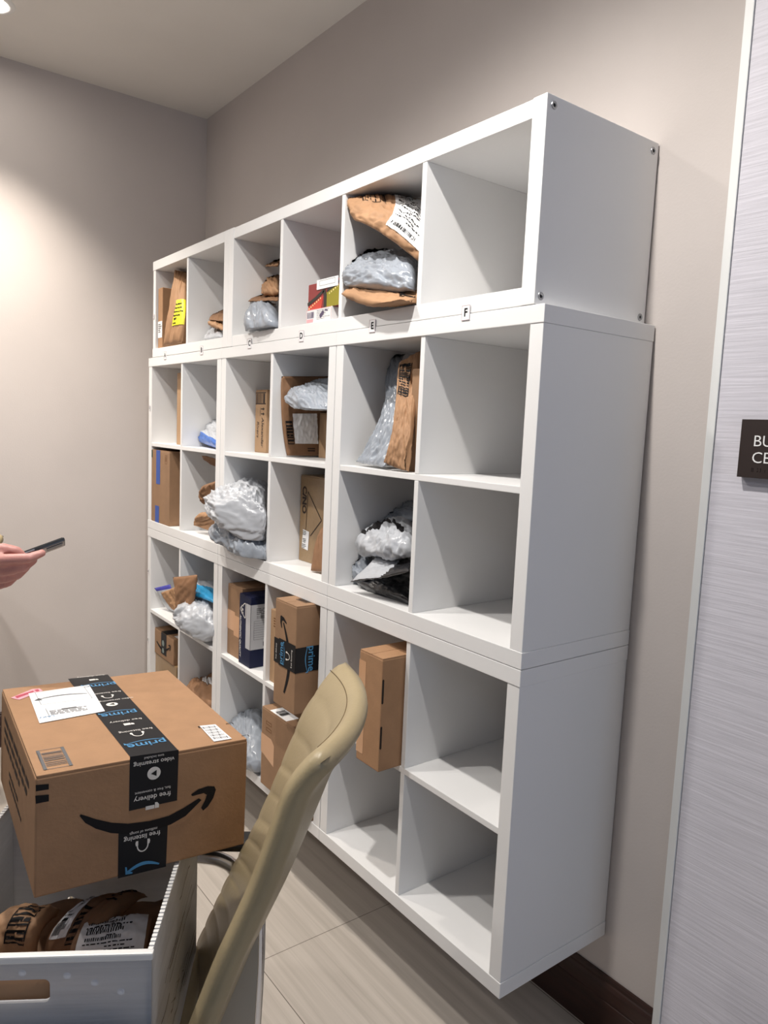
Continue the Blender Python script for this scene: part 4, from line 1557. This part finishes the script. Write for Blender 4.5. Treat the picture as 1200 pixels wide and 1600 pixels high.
# front wall (between FL and FR) with its hand slot: the outside faces -w
Fw = Frame(z3(tFL, TZ0), (tFR - tFL), Z)
sl = Fw.loc(78, 1550)
zt_, zb_ = Fw.loc(40, 1531)[1], Fw.loc(40, 1567)[1]
panel(bm, z3(tFL, TZ0), tFR - tFL, Z, LWf, hh, [rrect(LWf - sl[0], zb_, sl[0], zt_, 0.008)], th)
panel(bm, z3(tFR, TZ0), tBR - tFR, Z, LWs, hh, [], th)
Bw = Frame(z3(tBR, TZ0), (tBL - tBR), Z)
hx, hz = Bw.loc(113, 1404)
holes = [circ(hx, hz, 0.0085)] if 0.02 < hx < LWf - 0.02 and 0.02 < hz < hh - 0.02 else []
panel(bm, z3(tBR, TZ0), tBL - tBR, Z, LWf, hh, holes + [rrect(LWf - sl[0], zb_, sl[0], zt_, 0.008)] if not holes else holes, th)
panel(bm, z3(tBL, TZ0), tFL - tBL, Z, LWs, hh, [], th)
poly_bm(bm, [z3(tFR, TZ0 + .001), z3(tBR, TZ0 + .001), z3(tBL, TZ0 + .001), z3(tFL, TZ0 + .001)])
nt = PLAS.node_tree
tl = nt.nodes.new('ShaderNodeBsdfTranslucent')
tl.inputs['Color'].default_value = (0.80, 0.80, 0.80, 1)
ms = nt.nodes.new('ShaderNodeMixShader')
ms.inputs[0].default_value = 0.42
out_n = [n_ for n_ in nt.nodes if n_.type == 'OUTPUT_MATERIAL'][0]
nt.links.new(nt.nodes['Principled BSDF'].outputs[0], ms.inputs[1])
nt.links.new(tl.outputs[0], ms.inputs[2])
nt.links.new(ms.outputs[0], out_n.inputs[0])
tote = finish('plastic_tote', bm, PLAS)
tag(tote, 'open white corrugated plastic tote holding mailers, on the beige chair seat', 'tote')
# edging: smooth on the front wall, with the flute ends showing along the sides
for a, b in ((tFL, tFR), (tBR, tBL)):
    bm = bmesh.new()
    d = (b - a).normalized()
    nn = d.cross(Z)
    M = Matrix((( d.x, -nn.x, 0, a.x), (d.y, -nn.y, 0, a.y), (0, 0, 1, 0), (0, 0, 0, 1)))
    box_bm(bm, -0.002, (b - a).length + 0.002, -0.002, th + 0.003, TZ1 - 0.010, TZ1 + 0.001, 0.0025, 0, M)
    finish('rim', bm, EDGING, tote)
for a, b in ((tFR, tBR), (tBL, tFL)):
    bm = bmesh.new()
    d = (b - a).normalized()
    nn = d.cross(Z)
    M = Matrix(((d.x, -nn.x, 0, a.x), (d.y, -nn.y, 0, a.y), (0, 0, 1, 0), (0, 0, 0, 1)))
    L_ = (b - a).length
    k = int(L_ / 0.0085)
    for i in range(1, k):
        box_bm(bm, i * L_ / k - 0.0028, i * L_ / k + 0.0028, -0.0006, th + 0.0006, TZ1 - 0.004, TZ1 + 0.0016, 0.0006, 0, M)
    tag(finish('flute_ends', bm, EDGING, tote), kind='stuff')
bm = bmesh.new()
d = (tBR - tFR).normalized()
rnd = random.Random(9)
Sf = Frame(z3(tFR, TZ0), tBR - tFR, Z, 0.0004)
for i in range(16):
    x = rnd.uniform(0.03, LWs - 0.12)
    y = rnd.uniform(0.02, hh - 0.06)
    L_ = rnd.uniform(0.06, 0.24)
    Sf.stroke(bm, [(x + L_ * j / 6, min(max(y + rnd.uniform(-.004, .004), .01), hh - .02)) for j in range(7) if x + L_ * j / 6 < LWs - 0.004], rnd.uniform(0.0012, 0.004))
flat_ob('scuff_marks', bm, mat('grime', (0.16, 0.12, 0.09, 1), 0.8), tote)
bm = bmesh.new()
Fw2 = Frame(z3(tFL, TZ0), (tFR - tFL), Z, 0.001)
for u, v in ((105, 1524), (148, 1535), (189, 1549), (35, 1520)):
    x, y = Fw2.loc(u, v)
    for rr, kk in ((0.005, 0.5), (0.003, 1.5)):
        disc(Fw2, bm, x, y, rr, 0, kk, 14)
flat_ob('rivets', bm, mat('clear_rivet', (0.75, 0.75, 0.77, 1), 0.25), tote)

# mailers inside the tote
P = Pouch([[(-12, 1512, 'z', .640), (62, 1506, 'z', .640)], [(-14, 1450, 'z', .700), (64, 1452, 'z', .705)], [(28, 1422, 'z', .705), (94, 1428, 'z', .690)]], 0.035, 41, 0.4)
P.build('kraft_mailer', KRAFT, 'kraft mailer with a framed barcode, at the left inside the white tote', 'mailer', 'mailers in the tote', N=34)
P.bars(0.42, 0.34, 0.80, 0.82, 7, 3, True)
P = Pouch([[(70, 1512, 'z', .640), (150, 1512, 'z', .640)], [(84, 1450, 'z', .700), (176, 1440, 'z', .700)], [(150, 1410, 'z', .705), (232, 1398, 'z', .680)]], 0.040, 42, 0.4)
P.build('kraft_mailer', KRAFT2, 'kraft mailer with a slanting white label, in the middle of the white tote', 'mailer', 'mailers in the tote', N=36)
P.label(0.06, 0.36, 0.36, 0.92, 6, 31)
P.bars(0.40, 0.30, 0.52, 0.62, 6, 5, True, fr=True)
P.bars(0.70, 0.62, 0.88, 0.94, 5, 7, True, fr=False)
P = Pouch([[(108, 1520, 'z', .660), (228, 1512, 'z', .650)], [(112, 1474, 'z', .700), (232, 1466, 'z', .680)], [(130, 1450, 'z', .700), (238, 1438, 'z', .680)]], 0.030, 43, 0.35)
P.build('kraft_mailer', KRAFT2, 'mailer nearest the front rim inside the tote, mostly covered by its white label', 'mailer', 'mailers in the tote', N=34)
P.label(0.06, 0.22, 0.94, 0.92, 6, 33)
c = (tFR + tFL + tBR + tBL) / 4
ux, uy = (tFR - tFL).normalized(), (tBR - tFR).normalized()
PP = lambda a, b, z: V((0, 0, z)) + c + ux * a + uy * b
P = Pouch([[PP(-.15, -.188, .50), PP(.15, -.188, .50)], [PP(-.15, -.190, .64), PP(.15, -.190, .64)], [PP(-.15, -.188, .775), PP(.12, -.188, .765)]], 0.012, 44, 0.2)
P.build('kraft_mailer', KRAFT, 'kraft mailer seen through the hand slot of the white tote', 'mailer', 'mailers in the tote', N=26)
bmT = bmesh.new()
for i in range(7):
    P.patch(bmT, 0.62 + i * .028, 0.70 + i * .006, 0.64 + i * .028, 0.735 + i * .006, 2)
finish('printing', bmT, INK, P.ob, smooth=True)
P = Pouch([[PP(-.15, -.10, .503), PP(.15, -.10, .503)], [PP(-.16, .02, .56), PP(.16, .02, .56)], [PP(-.15, .17, .62), PP(.15, .17, .62)]], 0.11, 45, 0.3)
P.build('kraft_mailer', KRAFT2, 'thick kraft mailer at the bottom of the tote under the labelled ones', 'mailer', 'mailers in the tote', N=26)

# ---------------------------------------------------------------- the beige ribbed office chair
LEATH = mat('beige_leather', srgb(166, 150, 118), 0.40, var=0.05, vscale=10, bump=0.05, bscale=160, spec=0.4)
PALE = mat('pale_beige_shell', srgb(176, 166, 150), 0.5, var=0.03)
SEAMM = mat('dark_seam', srgb(96, 78, 50), 0.7)
DN, DF = 1.05, 1.50
near_px = [(255, 1760), (282, 1680), (312, 1600), (345, 1515), (372, 1455), (398, 1395), (418, 1340), (435, 1290), (452, 1240), (472, 1190)]
far_px = [(318, 1470), (335, 1432), (350, 1400), (366, 1366), (384, 1330), (405, 1290), (428, 1238), (452, 1180), (482, 1108), (517, 1034)]
NE = [atD(u, v, DN) for u, v in near_px]
FE = [atD(u, v, DF) for u, v in far_px]
NE, FE = smooth_path(NE, 10), smooth_path(FE, 10)
wdir = (FE[0] - NE[0] + FE[-1] - NE[-1])
wdir.z = 0
wdir.normalize()
fdir = V((-wdir.y, wdir.x, 0))
if fdir.dot(V((-0.64, -0.77, 0))) < 0:
    fdir = -fdir
bdir = -fdir
SEAT_Z = 0.486
base_c = (NE[0] + FE[0]) / 2 + fdir * 0.22
chair = empty('office_chair', V((base_c.x, base_c.y, 0)))
tag(chair, 'beige ribbed leather office chair with chrome arms, carrying the white tote', 'chair', 'beige office chairs')


def back_pt(t, s, off=0.0, rib=True):
    k = t * (len(NE) - 1)
    i = min(int(k), len(NE) - 2)
    f = k - i
    a = NE[i].lerp(NE[i + 1], f)
    b = FE[i].lerp(FE[i + 1], f)
    bul = 4 * s * (1 - s)
    g = 0.030 + 0.022 * t
    p = a.lerp(b, s) + bdir * g * bul
    # a softly rounded top edge
    if t > 0.85:
        p += bdir * 0.03 * ((t - 0.85) / 0.15) ** 2
    return p


bm = bmesh.new()
NT, NS = 120, 22
nribs = 12
G = {}
for sd in (0, 1):
    for i in range(NT + 1):
        for j in range(NS + 1):
            t, s = i / NT, j / NS
            p = back_pt(t, s)
            e = 0.01
            du = back_pt(min(t + e, 1), s) - back_pt(max(t - e, 0), s)
            dv = back_pt(t, min(s + e, 1)) - back_pt(t, max(s - e, 0))
            n = du.cross(dv).normalized()
            if n.dot(fdir) < 0:
                n = -n
            ed = min(s, 1 - s) * 0.45
            et = (1 - t) * 0.62
            e2 = min(ed, et)
            R_ = 0.021
            prof = math.sqrt(max(0, 1 - (1 - min(e2 / R_, 1)) ** 2))
            rb = abs(math.sin(math.pi * t * nribs)) ** 0.55
            hth = 0.019 * prof + (0.0022 * (rb - 0.75) * min(max((s - 0.16) / 0.12, 0), 1) * min(max((1.0 - s) / 0.05, 0), 1) if sd == 0 else -0.0)
            G[sd, i, j] = (p + n * (hth if sd == 0 else -hth))
vt = {}
for k, p in G.items():
    sd, i, j = k
    if sd == 1 and (j in (0, NS) or i == NT):
        vt[k] = vt[0, i, j]
    else:
        vt[k] = bm.verts.new(p)
for sd in (0, 1):
    for i in range(NT):
        for j in range(NS):
            q = (vt[sd, i, j], vt[sd, i + 1, j], vt[sd, i + 1, j + 1], vt[sd, i, j + 1])
            try:
                bm.faces.new(q)
            except ValueError:
                pass
finish('backrest', bm, LEATH, chair, smooth=True)
# stitched seam just inside the top edge and across the near roll
def front_pt(t, s, lift=0.0):
    e = 0.01
    p = back_pt(t, s)
    du = back_pt(min(t + e, 1), s) - back_pt(max(t - e, 0), s)
    dv = back_pt(t, min(s + e, 1)) - back_pt(t, max(s - e, 0))
    n = du.cross(dv).normalized()
    if n.dot(fdir) < 0:
        n = -n
    e2 = min(min(s, 1 - s) * 0.45, (1 - t) * 0.62)
    prof = math.sqrt(max(0, 1 - (1 - min(e2 / 0.021, 1)) ** 2))
    rb = abs(math.sin(math.pi * t * nribs)) ** 0.55
    return p + n * (0.019 * prof + 0.0022 * (rb - 0.75) * min(max((s - 0.16) / 0.12, 0), 1) * min(max((1.0 - s) / 0.05, 0), 1) * prof + lift)


bm = bmesh.new()
tube_bm(bm, [front_pt(0.966, 0.09 + 0.88 * i / 40, 0.0002) for i in range(41)], 0.0009, 6)
finish('piping', bm, SEAMM, chair, smooth=True)
# seat
bm = bmesh.new()
SN, SM = 24, 40
A0, B0 = z3(NE[0], SEAT_Z), z3(FE[0], SEAT_Z)
Lseat = 0.48
vt = {}
for sd in (0, 1):
    for i in range(SM + 1):
        for j in range(SN + 1):
            t, s = i / SM, j / SN
            p = A0.lerp(B0, s) + bdir * 0.015 + fdir * Lseat * t
            ed = min(min(s, 1 - s) * 0.45, t * Lseat + 0.004, (1 - t) * Lseat)
            prof = math.sqrt(max(0, 1 - (1 - min(ed / 0.03, 1)) ** 2))
            rb = abs(math.sin(math.pi * t * 8)) ** 0.5
            z = 0.028 * prof + (0.004 * (rb - 1.0) * prof if sd == 0 else 0)
            dip = -0.05 * max(0, t - 0.8) ** 1.5 * 4
            rim = (sd == 1 and (i in (0, SM) or j in (0, SN)))
            if rim:
                vt[sd, i, j] = vt[0, i, j]
            else:
                vt[sd, i, j] = bm.verts.new(p + V((0, 0, -0.030 + (z if sd == 0 else -z) + dip)))
for sd in (0, 1):
    for i in range(SM):
        for j in range(SN):
            bm.faces.new((vt[sd, i, j], vt[sd, i + 1, j], vt[sd, i + 1, j + 1], vt[sd, i, j + 1]))
finish('seat', bm, LEATH, chair, smooth=True)
# rear support shell with its chrome upright
bm = bmesh.new()
out = [(404, 1442), (403, 1500), (400, 1560), (395, 1640), (300, 1668), (330, 1600), (366, 1520)]
A_ = [atD(u, v, 1.16) for u, v in out]
B_ = [p + V((0.006, 0.007, 0)) + wdir * 0.02 for p in A_]
va = [bm.verts.new(p) for p in A_]
vb = [bm.verts.new(p) for p in B_]
bm.faces.new(va)
bm.faces.new(vb)
for i in range(len(va)):
    bm.faces.new((va[i], va[(i + 1) % len(va)], vb[(i + 1) % len(va)], vb[i]))
finish('back_support', bm, PALE, chair)
bm = bmesh.new()
tube_bm(bm, smooth_path([atD(407, 1436, 1.165), atD(406, 1500, 1.165), atD(403, 1560, 1.165), atD(397, 1650, 1.165), atD(385, 1690, 1.17)], 6), 0.0055, 12)
finish('upright', bm, CHROME, chair, smooth=True)


def arm(shift, nm):
    pts = [atD(392, 1450, DF), atD(384, 1412, DF), atD(377, 1385, DF), atD(368, 1362, DF), atD(353, 1347, DF)]
    top = pts[-1]
    a1 = top + fdir * 0.05 + V((0, 0, 0.012))
    a2 = top + fdir * 0.20 + V((0, 0, 0.016))
    a3 = top + fdir * 0.27 + V((0, 0, 0.004))
    a4 = a3 + fdir * 0.03 - V((0, 0, 0.06))
    a5 = a4 - fdir * 0.03 - V((0, 0, a4.z - SEAT_Z + 0.03))
    path = [p + shift for p in smooth_path(pts + [a1, a2, a3, a4, a5], 7)]
    bm = bmesh.new()
    tube_bm(bm, path, 0.0145, 16)
    ar = finish('armrest', bm, mat('polished_aluminium', (0.86, 0.86, 0.88, 1), 0.27, metal=1.0), chair, smooth=True)
    bm = bmesh.new()
    o = top + shift
    zt = o.z + 0.034
    M = Matrix(((fdir.x, wdir.x, 0, o.x), (fdir.y, wdir.y, 0, o.y), (0, 0, 1, zt), (0, 0, 0, 1)))
    box_bm(bm, -0.070, 0.24, -0.024, 0.024, 0.0, 0.022, 0.009, 0, M)
    finish('arm_pad', bm, BLKPL, ar, smooth=False)


arm(V((0, 0, 0)), 'far')
arm(-wdir * 0.50, 'near')
# column and five-star base
bm = bmesh.new()
tube_bm(bm, [V((base_c.x, base_c.y, 0.10)), V((base_c.x, base_c.y, 0.26)), V((base_c.x, base_c.y, 0.262)), V((base_c.x, base_c.y, SEAT_Z - 0.05))], [0.027, 0.027, 0.018, 0.018], 18)
box_bm(bm, base_c.x - .09, base_c.x + .09, base_c.y - .09, base_c.y + .09, SEAT_Z - .075, SEAT_Z - .052, 0.006)
finish('gas_column', bm, CHROME, chair, smooth=False)
for k in range(5):
    a = math.radians(72 * k + 200)
    d = V((math.cos(a), math.sin(a), 0))
    c0 = V((base_c.x, base_c.y, 0))
    bm = bmesh.new()
    tube_bm(bm, [c0 + V((0, 0, .115)), c0 + d * .10 + V((0, 0, .112)), c0 + d * .30 + V((0, 0, .078))], [0.026, 0.020, 0.013], 12)
    lg = finish('base_leg', bm, CHROME, chair, smooth=True)
    bm = bmesh.new()
    p = V((-d.y, d.x, 0))
    for s in (-1, 1):
        tube_bm(bm, [c0 + d * .30 + p * s * .008 + V((0, 0, .027)), c0 + d * .30 + p * s * .024 + V((0, 0, .027))], 0.027, 16)
    tube_bm(bm, [c0 + d * .30 + V((0, 0, .078)), c0 + d * .30 + V((0, 0, .02))], 0.009, 8)
    finish('caster', bm, BLKPL, lg)


def copy_tree(o, parent=None):
    c_ = o.copy()
    COL.objects.link(c_)
    if parent is not None:
        c_.parent = parent
    for ch in list(o.children):
        copy_tree(ch, c_)
    return c_


PHI = math.radians(64)
ch2 = copy_tree(chair)
ch2.rotation_euler = (0, 0, PHI)
P1 = back_pt(0.99, 0.03) + bdir * 0.012
r_ = ray(7, 838)
P2 = CAM_LOC + r_ * ((P1.z - CAM_LOC.z) / r_.z)
rel = Matrix.Rotation(PHI, 3, 'Z') @ (P1 - chair.location)
ch2.location = V((P2.x - rel.x, P2.y - rel.y, 0))
ch2['label'] = 'beige office chair at the left edge, only its top corner showing behind the hand'
print('CHAIR', base_c, SEAT_Z, [round(NE[0].z, 3), round(FE[0].z, 3), round(NE[-1].z, 3), round(FE[-1].z, 3)], 'w', wdir, 'w width', (FE[0] - NE[0]).length, 'ch2', ch2.location)
# ---------------------------------------------------------------- the person at the left, holding a phone
def capsule(bm, a, b, ra, rb, seg=14, rings=5):
    """a tapered limb from a to b with round ends"""
    a, b = V(a), V(b)
    d = (b - a)
    L_ = d.length
    t = d.normalized() if L_ > 1e-6 else V((0, 0, 1))
    up = V((0, 0, 1)) if abs(t.z) < 0.9 else V((1, 0, 0))
    nx = t.cross(up).normalized()
    ny = t.cross(nx)
    prof = []
    for i in range(rings):
        an = -math.pi / 2 + (math.pi / 2) * i / rings
        prof.append((a + t * (ra * math.sin(an)), max(ra * math.cos(an), ra * 0.04)))
    prof.append((a, ra))
    prof.append((b, rb))
    for i in range(1, rings + 1):
        an = (math.pi / 2) * i / rings
        prof.append((b + t * (rb * math.sin(an)), max(rb * math.cos(an), rb * 0.04)))
    R_ = [[bm.verts.new(c + (nx * math.cos(2 * math.pi * k / seg) + ny * math.sin(2 * math.pi * k / seg)) * r) for k in range(seg)] for c, r in prof]
    for i in range(len(R_) - 1):
        for k in range(seg):
            bm.faces.new((R_[i][k], R_[i][(k + 1) % seg], R_[i + 1][(k + 1) % seg], R_[i + 1][k]))
    bm.faces.new(list(reversed(R_[0])))
    bm.faces.new(R_[-1])


def chain(bm, pts, rads):
    for i in range(len(pts) - 1):
        capsule(bm, pts[i], pts[i + 1], rads[i], rads[i + 1])


def ell(bm, c, r, rot=None):
    M = Matrix.Translation(c) @ (rot.to_4x4() if rot else Matrix.Identity(4)) @ Matrix.Diagonal((r[0], r[1], r[2], 1))
    bmesh.ops.create_uvsphere(bm, u_segments=20, v_segments=14, radius=1, matrix=M)


def remesh(o, size, smooth=6):
    m = o.modifiers.new('remesh', 'REMESH')
    m.mode = 'VOXEL'
    m.voxel_size = size
    m.use_smooth_shade = True
    s_ = o.modifiers.new('smooth', 'SMOOTH')
    s_.factor = 0.5
    s_.iterations = smooth


def skin_mat():
    m = mat('skin', srgb(192, 138, 130), 0.45, var=0.07, vscale=30, bump=0.08, bscale=220)
    b = m.node_tree.nodes['Principled BSDF']
    b.inputs['Subsurface Weight'].default_value = 0.15
    b.inputs['Subsurface Radius'].default_value = (0.01, 0.004, 0.002)
    return m


SKIN = skin_mat()
hD = 1.50
wrist = atD(-88, 903, hD + .01)
fw = V((0.62, 0.785, 0))          # the way the person faces
rt = V((0.785, -0.62, 0))         # the person's right
body = wrist - fw * 0.36 - rt * 0.06
body.z = 0
b0 = lambda f, r, z: body + fw * f + rt * r + V((0, 0, z))
bm = bmesh.new()
# trunk, neck and head
chain(bm, [b0(0, 0, .93), b0(0.01, 0, 1.08), b0(0, 0, 1.25), b0(-.01, 0, 1.33)], [.115, .100, .115, .085])
for s in (-1, 1):
    chain(bm, [b0(0, s * .055, .92), b0(.01, s * .05, 1.06), b0(.01, s * .07, 1.26), b0(-.01, s * .13, 1.335)], [.095, .085, .085, .055])
chain(bm, [b0(-.01, 0, 1.34), b0(.015, 0, 1.43)], [.055, .050])
head = b0(.045, 0, 1.525)
HR = Matrix(((fw.x, rt.x, 0), (fw.y, rt.y, 0), (0, 0, 1))) @ Matrix.Rotation(math.radians(22), 3, 'Y')
ell(bm, head + V((0, 0, .02)), (.092, .072, .095), HR)
capsule(bm, head + HR @ V((.035, 0, -.02)), head + HR @ V((.045, 0, -.085)), .055, .032)
capsule(bm, head + HR @ V((.088, 0, .005)), head + HR @ V((.108, 0, -.030)), .008, .013)   # nose
capsule(bm, head + HR @ V((.080, -.018, -.062)), head + HR @ V((.080, .018, -.062)), .008, .008)  # lips
for s in (-1, 1):
    ell(bm, head + HR @ V((.0, s * .074, -.01)), (.018, .008, .030), HR)                    # ears
    capsule(bm, head + HR @ V((.078, s * .014, .030)), head + HR @ V((.070, s * .045, .030)), .010, .009)  # brows
# legs
for s in (-1, 1):
    chain(bm, [b0(0, s * .085, .90), b0(.015, s * .09, .50), b0(-.01, s * .09, .10)], [.088, .058, .040])
    chain(bm, [b0(-.03, s * .09, .05), b0(.12, s * .10, .03)], [.038, .028])
# left arm hangs, right arm holds the phone
chain(bm, [b0(-.01, -.17, 1.32), b0(-.03, -.22, 1.05), b0(.02, -.22, .82)], [.052, .042, .028])
chain(bm, [b0(.02, -.22, .82), b0(.045, -.215, .74)], [.028, .026])
for i in range(4):
    o_ = -.018 + .012 * i
    chain(bm, [b0(.045 + o_, -.205, .74), b0(.05 + o_, -.205, .69), b0(.042 + o_, -.195, .655)], [.0095, .009, .007])
chain(bm, [b0(.06, -.20, .80), b0(.085, -.19, .75), b0(.085, -.185, .715)], [.012, .010, .008])
elbow = b0(.02, .21, 1.02)
chain(bm, [b0(-.01, .17, 1.32), elbow], [.052, .043])
chain(bm, [elbow, wrist], [.043, .027])
# right hand: palm, four fingers under the phone, thumb over it
q = lambda u, v, d=0.0: atD(u, v, hD + d)
chain(bm, [wrist, q(-52, 893), q(-14, 884)], [.026, .026, .019])
chain(bm, [wrist, q(-50, 905, .02), q(-14, 903, .03)], [.024, .024, .016])
chain(bm, [wrist, q(-52, 886, -.01), q(-16, 878, -.02)], [.024, .024, .014])
chain(bm, [q(-20, 876, -.022), q(14, 874, -.022), q(46, 872, -.015), q(66, 864, .002)], [.0135, .0118, .0105, .0082])
chain(bm, [q(-20, 890, -.003), q(12, 891, -.005), q(38, 886, .0), q(53, 875, .010)], [.0135, .0115, .0102, .0082])
chain(bm, [q(-22, 902, .016), q(4, 904, .014), q(27, 899, .018), q(42, 886, .026)], [.0128, .0108, .0098, .0080])
chain(bm, [q(-26, 912, .034), q(-6, 916, .034), q(13, 911, .036), q(27, 899, .040)], [.0115, .0095, .0085, .0072])
chain(bm, [q(-58, 884, -.02), q(-28, 866, -.012), q(4, 857, .0), q(26, 861, .010), q(35, 866, .014)], [.019, .0140, .0118, .0105, .0075])
person = finish('person', bm, SKIN, None, base=V((body.x, body.y, 0)))
remesh(person, 0.0042, 4)
tag(person, 'person at the left edge, one hand in view holding up a phone', 'person')
# hair, sweater, trousers, shoes
bm = bmesh.new()
ell(bm, head + HR @ V((-.022, 0, .035)), (.092, .082, .092), HR)
for s in (-1, 0, 1):
    chain(bm, [head + HR @ V((-.05, s * .05, .03)), head + HR @ V((-.08, s * .05, -.10)), b0(-.07, s * .06, 1.36)], [.05, .045, .03])
hair = finish('hair', bm, mat('dark_hair', (0.02, 0.013, 0.01, 1), 0.5, bump=0.3, bscale=60, stretch=(6, 6, 1)), person)
remesh(hair, 0.009, 3)
bm = bmesh.new()
chain(bm, [b0(0, 0, .90), b0(0.01, 0, 1.08), b0(0, 0, 1.26)], [.130, .114, .126])
for s in (-1, 1):
    chain(bm, [b0(0, s * .055, .90), b0(.01, s * .05, 1.06), b0(.01, s * .07, 1.26), b0(-.01, s * .14, 1.33)], [.110, .099, .099, .066])
chain(bm, [b0(-.01, -.17, 1.32), b0(-.03, -.22, 1.05), b0(.015, -.22, .84)], [.066, .054, .040])
chain(bm, [b0(-.01, .17, 1.32), elbow, elbow.lerp(wrist, .80)], [.066, .056, .040])
sw = finish('sweater', bm, mat('charcoal_knit', (0.05, 0.05, 0.055, 1), 0.9, bump=0.4, bscale=200), person)
remesh(sw, 0.010, 3)
bm = bmesh.new()
chain(bm, [b0(0, -.05, .90), b0(0, .05, .90)], [.12, .12])
for s in (-1, 1):
    chain(bm, [b0(0, s * .085, .88), b0(.015, s * .09, .50), b0(-.01, s * .09, .10)], [.102, .072, .062])
tr = finish('trousers', bm, mat('dark_denim', (0.02, 0.028, 0.05, 1), 0.85, bump=0.2, bscale=300), person)
remesh(tr, 0.010, 3)
for s in (-1, 1):
    bm = bmesh.new()
    chain(bm, [b0(-.045, s * .09, .048), b0(.05, s * .095, .046), b0(.15, s * .10, .034)], [.046, .045, .032])
    sh = finish('shoe', bm, mat('shoe_leather', (0.03, 0.028, 0.03, 1), 0.5), person)
    remesh(sh, 0.007, 3)

# the phone
pa, pb = q(24, 869.5, .012), q(101, 841.5, .055)
L_ = (pb - pa).normalized()
vw = (pa - CAM_LOC).normalized()
Wd = (vw - L_ * vw.dot(L_)).normalized()
Nn = L_.cross(Wd).normalized()
if Nn.z < 0:
    Nn = -Nn
# turn it about its long axis so that a sliver of its back shows
Wd = (Wd * math.cos(math.radians(9)) - Nn * math.sin(math.radians(9))).normalized()
Nn = L_.cross(Wd).normalized()
if Nn.z < 0:
    Nn = -Nn
PL, PW, PT = 0.146, 0.071, 0.0085
po = pb - L_ * PL
M = Matrix(((L_.x, Wd.x, Nn.x, po.x), (L_.y, Wd.y, Nn.y, po.y), (L_.z, Wd.z, Nn.z, po.z), (0, 0, 0, 1)))
bm = bmesh.new()
box_bm(bm, 0, PL, 0, PW, -PT / 2, PT / 2, 0.0028, 0, M)
phone = finish('phone', bm, mat('phone_case', (0.02, 0.022, 0.025, 1), 0.3, coat=0.3))
tag(phone, 'dark smartphone with pale back held in the hand at the left edge', 'phone')
bm = bmesh.new()
box_bm(bm, 0.003, PL - .003, 0.003, PW - .003, PT / 2 - .0003, PT / 2 + .0006, 0.0003, 0, M)
finish('screen', bm, mat('screen_glass', (0.01, 0.01, 0.012, 1), 0.08), phone)
bm = bmesh.new()
box_bm(bm, 0.004, PL - .004, 0.004, PW - .004, -PT / 2 - .0008, -PT / 2 + .0003, 0.0003, 0, M)
finish('back_cover', bm, mat('pale_phone_back', (0.55, 0.50, 0.47, 1), 0.3), phone)
bm = bmesh.new()
box_bm(bm, PL - .040, PL - .006, 0.006, 0.040, -PT / 2 - .0030, -PT / 2 - .0006, 0.0010, 0, M)
cm = finish('camera_bump', bm, mat('camera_glass', (0.03, 0.03, 0.035, 1), 0.15), phone)
bm = bmesh.new()
box_bm(bm, PL * .45, PL * .58, -0.0006, 0.0008, -0.0015, 0.0015, 0.0004, 0, M)
finish('side_button', bm, CHROME, phone)
